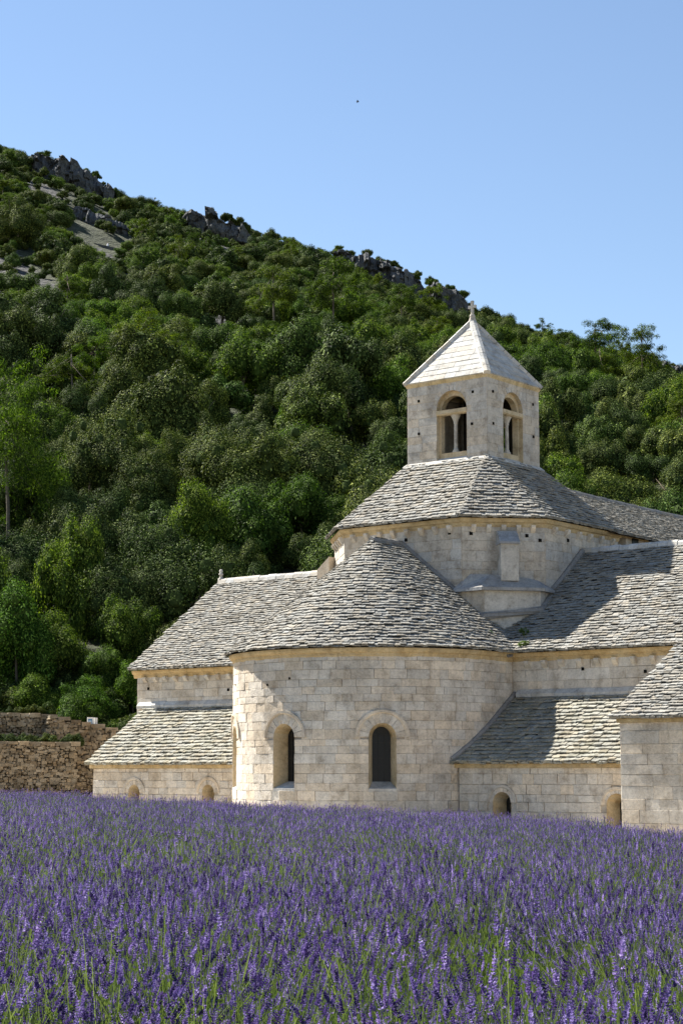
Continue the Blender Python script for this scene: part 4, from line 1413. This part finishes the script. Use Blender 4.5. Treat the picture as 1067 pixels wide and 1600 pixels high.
# ------------------------------------------------------------------ geometry-node scatter for what nobody could count
def scatter(name, label, pts, protos, mats_unused=None):
    """pts: (x, y, z, scale, rx, ry, rz, proto index)"""
    coll = bpy.data.collections.new(name + '_kinds')
    for i, me in enumerate(protos):
        coll.objects.link(bpy.data.objects.new('%s_%02d' % (name, i), me))
    me = bpy.data.meshes.new(name)
    A = np.array(pts, np.float32)
    me.vertices.add(len(A)); me.vertices.foreach_set('co', A[:, :3].ravel())
    for nm, typ, col in (('scl', 'FLOAT', A[:, 3]), ('kind_index', 'INT', A[:, 7].astype(np.int32))):
        at_ = me.attributes.new(nm, typ, 'POINT'); at_.data.foreach_set('value', col)
    at_ = me.attributes.new('rot', 'FLOAT_VECTOR', 'POINT'); at_.data.foreach_set('vector', A[:, 4:7].ravel())
    o = bpy.data.objects.new(name, me); COL.objects.link(o)
    ng = bpy.data.node_groups.new(name + '_nodes', 'GeometryNodeTree')
    ng.interface.new_socket('Geometry', in_out='INPUT', socket_type='NodeSocketGeometry')
    ng.interface.new_socket('Geometry', in_out='OUTPUT', socket_type='NodeSocketGeometry')
    N = ng.nodes; gi, go = N.new('NodeGroupInput'), N.new('NodeGroupOutput')
    m2p = N.new('GeometryNodeMeshToPoints'); iop = N.new('GeometryNodeInstanceOnPoints'); ci = N.new('GeometryNodeCollectionInfo')
    ci.inputs['Collection'].default_value = coll; ci.inputs['Separate Children'].default_value = True; ci.inputs['Reset Children'].default_value = True
    iop.inputs['Pick Instance'].default_value = True
    def attr(nm, typ):
        a = N.new('GeometryNodeInputNamedAttribute'); a.data_type = typ; a.inputs['Name'].default_value = nm; return a.outputs['Attribute']
    ng.links.new(gi.outputs[0], m2p.inputs['Mesh']); ng.links.new(m2p.outputs[0], iop.inputs['Points'])
    ng.links.new(ci.outputs[0], iop.inputs['Instance'])
    ng.links.new(attr('kind_index', 'INT'), iop.inputs['Instance Index'])
    ng.links.new(attr('scl', 'FLOAT'), iop.inputs['Scale'])
    e2r = N.new('FunctionNodeEulerToRotation'); ng.links.new(attr('rot', 'FLOAT_VECTOR'), e2r.inputs[0]); ng.links.new(e2r.outputs[0], iop.inputs['Rotation'])
    ng.links.new(iop.outputs[0], go.inputs[0])
    md = o.modifiers.new('scatter', 'NODES'); md.node_group = ng
    tag(o, label, None, None, 'stuff')
    return o

# low scrub between and beyond the counted trees
RS = random.Random(9)
pts = [(x, y, z - .12 * r, r * RS.uniform(.95, 1.2), 0, 0, RS.uniform(0, 6.28), RS.randrange(9)) for x, y, z, r in shrub_pts]
for _ in range(6600):
    y = math.sqrt(RS.uniform(81 ** 2, 352 ** 2)) if _ < 5200 else RS.uniform(80, 135); x = RS.uniform(-.215, .155) * y
    s = scree_at(x, y)
    if RS.random() < s * .78: continue
    if 92 < y < 185 and RS.random() < .75: continue
    if y > 180 and fbm(x, y + 500, 13, 3) < -.12 : continue
    r = RS.uniform(.5, 1.25)
    if y > 330: r *= 1.2
    if y > 150 and scree_view(x, y, r) and RS.random() < .4: continue
    if not rock_clear(x, y, r):
        r *= .55
        if RS.random() < .6: continue
    if not church_clear(x, y, r): continue
    pts.append((x, y, hill_z(x, y) - .2 * r, r, 0, 0, RS.uniform(0, 6.28), RS.randrange(9)))
for px, yo, w, h, dp, sd_, lb in OUTC[:7]:
    xo = (px - 533.5) / FOC * yo
    for _ in range(int(w * 1.3)):
        f_ = RS.uniform(-.52, .5); x = xo + f_ * w
        pts.append((x, yo + RS.uniform(.2, 4.5), hill_z(x, yo) + h * (1 - .35 * abs(f_ * 2) ** 4) - 1.75, RS.uniform(.5, 1.25), 0, 0, RS.uniform(0, 6.28), RS.randrange(9)))
    for _ in range(int(w * .8)):
        f_ = RS.uniform(-.5, .5); x = xo + f_ * w; y = yo - dp - RS.uniform(2, 4)
        pts.append((x, y, hill_z(x, y) - .1, RS.uniform(.5, 1.0), 0, 0, RS.uniform(0, 6.28), RS.randrange(9)))
scatter('hillside_scrub', 'mass of dark green scrub covering the upper hillside', pts, SHR + [OAK[0][0], OAK[2][0], BRI[0][0], BRI[1][0]])

# ------------------------------------------------------------------ rock outcrops below the skyline
def outcrop(px, y, w, h, dpt, seed, label, lift=0.0):
    rs = random.Random(seed)
    x = (px - 533.5) / FOC * y
    z = hill_z(x, y)
    mb = MB(); nx, nz = 96, 40
    def P_(i, k, back):
        s = i / nx * 2 - 1; t = k / nz
        xx = s * w / 2; zz = t * h * (1 - .35 * abs(s) ** 4) - 1.6 + hill_z(x + xx, y) - z + (.0 if back else 0)
        q = Vector((xx * .35, zz * .22, seed * 3.1))
        yy_ = -dpt * (1 - abs(s) ** 3) * (1 - t ** 3 * .5) + noise.fractal(q, 1.0, 2.0, 4) * 1.6 - noise.cell(Vector((xx * .5 + noise.noise(Vector((xx, zz * .4, seed))) * .5, seed, zz * .22))) * 1.7 - noise.cell(Vector((xx * 1.3, seed + 4, zz * .7))) * .6
        zz += (noise.cell(Vector((xx * .45, seed * 1.7, 5))) - .5) * .5 * t + noise.noise(Vector((xx * .9, seed * 1.7, 5))) * .35 * t
        return (xx, dpt + 3 if back else yy_, zz)
    n = nx + 1
    v = [P_(i, k, False) for k in range(nz + 1) for i in range(n)] + [P_(i, nz, True) for i in range(n)]
    f = [(k * n + i, k * n + i + 1, (k + 1) * n + i + 1, (k + 1) * n + i) for k in range(nz + 1) for i in range(nx)]
    mb.add(v, f)
    o = mb.build('rock_outcrop', M['rock'], None, False, False)
    o.location = (x, y, z + lift)
    tag(o, label, 'rock', None)
    return o
for q in OUTC:
    outcrop(*q)

# ------------------------------------------------------------------ path with parapet and walkers
PY = 262.0
PATH = [(-.158, 266, 375), (-.149, 265, 374), (-.141, 264, 379), (-.1325, 263, 384), (-.126, 262, 388), (-.118, 261, 393)]
pp = []
for t_, y, py in PATH:
    a = PITCH + math.atan((800 - py) / FOC)
    pp.append(Vector((t_ * y, y, math.tan(a) * y)))
mb = MB()
rings = [[p + q for q in (Vector((0, -.25, -2.6)), Vector((0, .25, -2.6)), Vector((0, .22, .0)), Vector((0, -.22, .0)))] for p in pp]
mb.prism(rings[0], rings)
w_ = mb.build('path_parapet', M['rock'], None); tag(w_, 'low grey stone parapet beside the path high on the hill', 'stone wall')
mb = MB()
for a, b_ in zip(pp[:-1], pp[1:]):
    mb.quad(a + Vector((0, .25, -.9)), b_ + Vector((0, .25, -.9)), b_ + Vector((0, 3, -.95)), a + Vector((0, 3, -.95)))
o = mb.build('path', M['soil'], None); o['kind'] = 'structure'
def person_mat(name, shirt, legs, hair):
    m_, nt_, b__ = new_mat(name)
    tc = nt_.nodes.new('ShaderNodeTexCoord'); sp = nt_.nodes.new('ShaderNodeSeparateXYZ'); nt_.links.new(tc.outputs['Object'], sp.inputs[0])
    zz = math_n(nt_, 'MULTIPLY', sp.outputs['Z'], 1 / 1.8)
    r_ = nt_.nodes.new('ShaderNodeValToRGB'); r_.color_ramp.interpolation = 'CONSTANT'
    el = r_.color_ramp.elements
    for p_, c_ in ((0.0, (.05, .04, .035)), (.05, legs), (.5, shirt), (.82, (.45, .29, .21)), (.94, hair)):
        e = el.new(p_) if p_ > 0 else el[0]
        e.position = p_; e.color = (*c_, 1)
    el.remove(el[-1])
    nt_.links.new(zz, r_.inputs[0]); nt_.links.new(r_.outputs[0], b__.inputs['Base Color']); b__.inputs['Roughness'].default_value = .85
    return m_
def person(loc, scale, rz, mat, label, lean=0.0, arm=0.2):
    """one continuous skinned body, walking"""
    J = [(0, 0, .95), (0, 0, 1.15), (0, .01, 1.38), (0, .01, 1.50), (0, -.02, 1.60), (0, -.02, 1.72)]
    Rr = [.14, .125, .15, .055, .09, .08]
    E_ = [(0, 1), (1, 2), (2, 3), (3, 4), (4, 5)]
    for sg in (-1, 1):
        n = len(J); sw = sg * arm
        J += [(sg * .18, 0, 1.41), (sg * .24, sw * .3, 1.14), (sg * .22, sw - .08, .92), (sg * .22, sw - .12, .83)]
        Rr += [.065, .048, .038, .03]; E_ += [(2, n), (n, n + 1), (n + 1, n + 2), (n + 2, n + 3)]
        n = len(J)
        J += [(sg * .09, 0, .88), (sg * .10, -sw * .6 - .03, .48), (sg * .10, -sw * .9, .07), (sg * .11, -sw * .9 - .14, .035)]
        Rr += [.095, .065, .042, .035]; E_ += [(0, n), (n, n + 1), (n + 1, n + 2), (n + 2, n + 3)]
    me = bpy.data.meshes.new('person'); me.from_pydata(J, E_, [])
    o = bpy.data.objects.new('person', me); COL.objects.link(o)
    md = o.modifiers.new('skin', 'SKIN')
    if not me.skin_vertices:
        import bmesh
        bm = bmesh.new(); bm.from_mesh(me); bm.verts.layers.skin.verify(); bm.to_mesh(me); bm.free()
    for i, sv in enumerate(me.skin_vertices[0].data):
        sv.radius = (Rr[i], Rr[i] * (.75 if i < 3 else 1)); sv.use_root = (i == 0)
    o.modifiers.new('sub', 'SUBSURF').render_levels = 2
    me.materials.append(mat)
    o.location = loc; o.rotation_euler = (0, 0, rz); o.scale = (scale,) * 3
    tag(o, label, 'person', 'walkers on the hillside path')
    return o
def on_path(i, f, back=.8):
    p = pp[i].lerp(pp[i + 1], f); return (p.x, p.y + back, p.z - .92)
person(on_path(1, .55), 1.0, -1.2, person_mat('pale pink clothes', (.62, .50, .47), (.20, .18, .17), (.30, .18, .10)), 'walker in pale pink top alone on the path, ahead of the others')
person(on_path(3, .15), 1.03, -1.2, person_mat('white shirt and blue pack', (.65, .68, .75), (.06, .10, .30), (.20, .13, .08)), 'walker in white shirt with blue pack beside the child')
person(on_path(3, .75, .7), .72, -1.0, person_mat('child clothes', (.62, .60, .50), (.25, .2, .17), (.28, .18, .10)), 'small child in pale top between two walkers')
person(on_path(4, .35), 1.0, -1.4, person_mat('dark clothes', (.025, .03, .06), (.03, .03, .05), (.35, .28, .22)), 'walker in dark blue clothes behind the child')

# ------------------------------------------------------------------ information board on the terrace
bx = empty('information_board', (-10.42, 77.3, 0.75), R(20)); bx.scale = (.85, .85, .85)
tag(bx, 'small white information board with blue panel on top of the terrace wall', 'sign')
mb = MB(); mb.box(-.24, .10, -.03, .03, .75, 1.78); mb.build('frame', plain('white painted board', (.75, .75, .73), .5), bx)
mb = MB(); mb.box(-.21, .0, -.042, -.032, .90, 1.70); mb.build('panel', plain('blue printed panel', (.10, .25, .42), .4), bx)
mb = MB(); mb.box(-.19, -.03, -.05, -.0435, 1.45, 1.62); mb.build('picture_field', plain('pale printed field', (.45, .58, .68), .4), bx)
mb = MB(); mb.box(.12, .26, -.05, .09, -.6, 1.76); mb.build('post', plain('white stone post', (.70, .69, .66), .7), bx)

RW_ = random.Random(3)
lp = []
for _ in range(130):
    f_ = RW_.random()
    if RW_.random() < .7: x, y, z = -17.5 + 6.9 * f_, 72.5 + 2 * f_ + RW_.uniform(-.3, 1.0), 1.0
    else: x, y, z = -19.5 + 7.4 * f_, 74.5 + 2 * f_ + RW_.uniform(0, .5), 2.3
    lp.append((x, y, z, RW_.uniform(.12, .38), RW_.uniform(-.2, .2), RW_.uniform(-.2, .2), RW_.uniform(0, 6.28), RW_.randrange(5)))
scatter('ledge_weeds', 'low green weeds growing along the tops of the terrace walls', lp, SHR)

# bird far up in the sky
a = PITCH + math.atan((800 - 159) / FOC)
mb = MB()
bd = [(-.30, 0, .0), (-.12, .03, .03), (.10, .02, .03), (.26, 0, .0)]
mb.tube(bd, [.015, .075, .07, .02], 6)
for sg in (-1, 1):
    mb.poly([(-.10, 0, .03), (.10, 0, .03), (.06, sg * .45, .10), (-.10, sg * .8, .05), (-.15, sg * .4, .08)])
bi = mb.build('bird', plain('dark feathers', (.03, .03, .035), .7)); bi.location = ((560 - 533.5) / FOC * 300, 300, math.tan(a) * 300)
tag(bi, 'tiny dark bird gliding high in the blue sky', 'bird')

# weeds rooted in the roof
M['weed'] = leaf_mat('roof weed leaves', (.06, .10, .02), (.12, .18, .03), (.22, .26, .06), .4, .6, (1.4, 1.6, .4))
def weed(u, v, z, s, seed, label):
    global NPR
    NPR = np.random.default_rng(seed)
    rt = empty('roof_weed', CH_M @ L(u, v, z), 0)
    tag(rt, label, 'plant', None)
    C = [(random.uniform(-.6, .6) * s, random.uniform(-.3, .3) * s, random.uniform(.25, .75) * s) for _ in range(12)]
    V, F = leaf_cloud(C, [s * .26] * 12, [45] * 12, s * .10, up=.2, shell=.1, aspect=.3)
    o = bpy.data.objects.new('foliage', mesh_np('foliage', V, F, M['weed'])); COL.objects.link(o); o.parent = rt
    mb = MB()
    for c_ in C[:7]:
        mb.tube([(0, 0, -.1), (c_[0] * .6, c_[1] * .6, c_[2] * .6), c_], [.012, .009, .005], 4)
    mb.build('stem', M['weed'], rt)
weed(4.05, 5.35, 4.35, .22, 1, 'small yellow-green weed in the valley between apse roof and transept roof')
weed(5.15, 5.0, 3.95, .24, 2, 'yellow-green weed on the transept eave right of the apse')
weed(-4.1, 8.75, 3.9, .16, 3, 'tiny green weed on the left end of the apse eave')
weed(4.9, 4.5, 4.4, .24, 4, 'dark weed in the shade under the corner base of the crossing')

# ------------------------------------------------------------------ lavender
def lav_mat(name, stops, trans, tint):
    m_, nt_, b__ = new_mat(name)
    rnd, g_ = piece_random(nt_)
    rnd = math_n(nt_, 'ADD', math_n(nt_, 'MULTIPLY', rnd, .55), math_n(nt_, 'MULTIPLY', math_n(nt_, 'SUBTRACT', pos_noise(nt_, g_, 160, 2, .6), .22), .8))
    c_ = ramp(nt_, rnd, stops)
    o_ = nt_.nodes.new('ShaderNodeObjectInfo')
    c_ = mixc(nt_, 1.0, c_, ramp(nt_, o_.outputs['Random'], [(0, (.8, .8, .85)), (.5, (1, 1, 1)), (1, (1.15, 1.1, 1.05))]), 'MULTIPLY')
    nt_.links.new(c_, b__.inputs['Base Color']); b__.inputs['Roughness'].default_value = .75; b__.inputs['Specular IOR Level'].default_value = .2
    t_ = nt_.nodes.new('ShaderNodeBsdfTranslucent'); nt_.links.new(mixc(nt_, 1.0, c_, tint, 'MULTIPLY'), t_.inputs['Color'])
    ms_ = nt_.nodes.new('ShaderNodeMixShader'); ms_.inputs[0].default_value = trans
    nt_.links.new(b__.outputs[0], ms_.inputs[1]); nt_.links.new(t_.outputs[0], ms_.inputs[2]); nt_.links.new(ms_.outputs[0], nt_.nodes['Material Output'].inputs['Surface'])
    return m_
M['lav_flower'] = lav_mat('lavender flower', [(0, (.018, .012, .052)), (.40, (.082, .057, .185)), (.66, (.21, .163, .40)), (1, (.53, .46, .72))], .28, (1.1, .95, 1.15))
M['lav_stem'] = lav_mat('lavender stem', [(0, (.07, .10, .04)), (.5, (.15, .19, .085)), (1, (.33, .36, .23))], .35, (1.2, 1.4, .5))
M['lav_leaf'] = lav_mat('lavender leaf', [(0, (.05, .09, .02)), (.5, (.12, .19, .042)), (1, (.23, .31, .095))], .35, (1.2, 1.45, .5))

def lavender(seed, nstem, whorls, florets, fsize, lod, bloom=1.0):
    rs = random.Random(seed); rg = np.random.default_rng(seed)
    V, F, MI = [], [], []
    def q(a, b_, c_, d_, mi):
        n = len(V); V.extend((a, b_, c_, d_)); F.append((n, n + 1, n + 2, n + 3)); MI.append(mi)
    for i in range(nstem):
        a = rs.uniform(0, 6.283); k = rs.random() ** .6
        base = np.array([math.cos(a) * .07 * k, math.sin(a) * .07 * k, 0.0])
        hgt = rs.uniform(.36, .66)
        tip = np.array([math.cos(a) * .33 * k + rs.gauss(0, .03), math.sin(a) * .33 * k + rs.gauss(0, .03), hgt])
        mid = (base + tip) / 2 + np.array([math.cos(a), math.sin(a), 0]) * -.02 + np.array([0, 0, .03])
        w = .0013 if lod == 0 else .0024
        sd = np.array([math.cos(a + 1.57), math.sin(a + 1.57), 0]) * w
        q(base - sd, base + sd, mid + sd, mid - sd, 1); q(mid - sd, mid + sd, tip + sd * .8, tip - sd * .8, 1)
        sd2 = np.array([math.cos(a), math.sin(a), 0]) * w
        q(mid - sd2, mid + sd2, tip + sd2 * .8, tip - sd2 * .8, 1)
        if rs.random() > bloom: continue
        ax = (tip - mid); ax /= np.linalg.norm(ax)
        ln = rs.uniform(.030, .056); t1 = np.cross(ax, [0, .3, 1]); t1 /= np.linalg.norm(t1) + 1e-9; t2 = np.cross(ax, t1)
        # a separate lower whorl on some stems
        zs = [ln * j / whorls for j in range(whorls + 1)] + ([-.022] if rs.random() < .6 else [])
        prev = None
        for j, zz in enumerate(sorted(zs)):
            env = .9 if zz < 0 else .80 + .45 * math.sin(math.pi * min(1, zz / ln * .9 + .12)) - .40 * (zz / ln)
            c_ = tip + ax * zz
            ph = rs.uniform(0, 6.28)
            ci = len(V); V.append(c_); V.append(c_ + t1 * .0012)
            if prev is not None:
                F.append((prev, prev + 1, ci + 1, ci)); MI.append(0)
            prev = ci
            for m_ in range(florets):
                an = ph + 6.283 * m_ / florets + rs.uniform(-.3, .3)
                od = t1 * math.cos(an) + t2 * math.sin(an)
                pd = np.cross(ax, od)
                f_ = fsize * env * rs.uniform(.75, 1.25)
                d_ = od * .85 + ax * rs.uniform(.35, 1.0)
                d_ /= np.linalg.norm(d_)
                tw = rs.uniform(-.9, .9)
                nn = pd * math.cos(tw) + np.cross(d_, pd) * math.sin(tw)
                n = len(V)
                V.extend((c_ + d_ * f_ * .55 + nn * f_ * .45, c_ + d_ * f_ * 1.15, c_ + d_ * f_ * .55 - nn * f_ * .45))
                F.append((ci, n, n + 1, n + 2)); MI.append(0)
    for i in range(95 if lod == 0 else 30):
        a = rs.uniform(0, 6.283); k = rs.uniform(0, .15)
        b0 = np.array([math.cos(a) * k, math.sin(a) * k, rs.uniform(0, .22)])
        l_ = rs.uniform(.12, .28); dr = np.array([math.cos(a) * .55, math.sin(a) * .55, .9]) + rg.normal(scale=.25, size=3); dr /= np.linalg.norm(dr)
        sd = np.cross(dr, rg.normal(size=3)); sd /= np.linalg.norm(sd); sd *= .0026 if lod == 0 else .006
        q(b0 - sd * .5, b0 + dr * l_ * .5 - sd, b0 + dr * l_, b0 + dr * l_ * .5 + sd, 2)
    return mesh_np('lavender', np.array(V), np.array(F), [M['lav_flower'], M['lav_stem'], M['lav_leaf']], MI)
LAV = [lavender(200 + i, 44, 7, 6, .0070, 0, .88) for i in range(6)] + [lavender(210, 44, 7, 6, .0066, 0, .25)]
LAVF = [lavender(220 + i, 58, 4, 5, .0088, 1, .92) for i in range(5)] + [lavender(230, 46, 4, 5, .0088, 1, .25)]
RL = random.Random(31)
pts = []
def field_in(x, y):
    v = -(x - CHX) * math.sin(THETA) - (y - CHY) * math.cos(THETA)
    u = (x - CHX) * math.cos(THETA) - (y - CHY) * math.sin(THETA)
    return v > 14.3 and u > -40
def mound(x, y):
    return noise.noise(Vector((x * 1.15, y * .85, 7.7))) + .4 * noise.noise(Vector((x * 2.6, y * 2.1, 1.3)))
def plant_at(x, y):
    g1 = fbm(x * 1.0, y * .8, 1.6, 3); g2 = fbm(x + 90, y, 4.5, 2)
    green = g1 + .9 * g2 + .22 * max(0, (8 - y) / 5) * (1 if x > 0 else .4) > .08
    near = y < 15
    s = RL.uniform(.82, 1.16) * (1 - .24 * green) * (1 + .24 * mound(x, y))
    gz = ground_z(x, y) + .04 * fbm(x, y, .9, 2)
    lean = .10
    nn = len(LAV)
    if near: k = 6 if (green and RL.random() < .7) else RL.randrange(6)
    else: k = nn + (5 if (green and RL.random() < .6) else RL.randrange(5))
    gx, gy = (mound(x + .1, y) - mound(x - .1, y)) * 1.6, (mound(x, y + .1) - mound(x, y - .1)) * 1.6
    gx, gy = max(-.45, min(.45, gx)), max(-.45, min(.45, gy))
    pts.append((x, y, gz, s, RL.gauss(0, lean) + gy, RL.gauss(.05, lean) - gx, RL.uniform(0, 6.28), k))
y = 3.3
while y < 75:
    st = .225 if y < 15 else .25
    half_w = .205 * y + .6
    x = -half_w
    while x < half_w:
        xx, yy2 = x + RL.uniform(-.09, .09), y + RL.uniform(-.09, .09)
        if field_in(xx, yy2): plant_at(xx, yy2)
        x += st
    y += st
scatter('lavender_field', 'purple lavender in flower filling the whole foreground', pts, LAV + LAVF)
print('counts', n_oak, n_bri, n_pin, len(shrub_pts), len(pts))
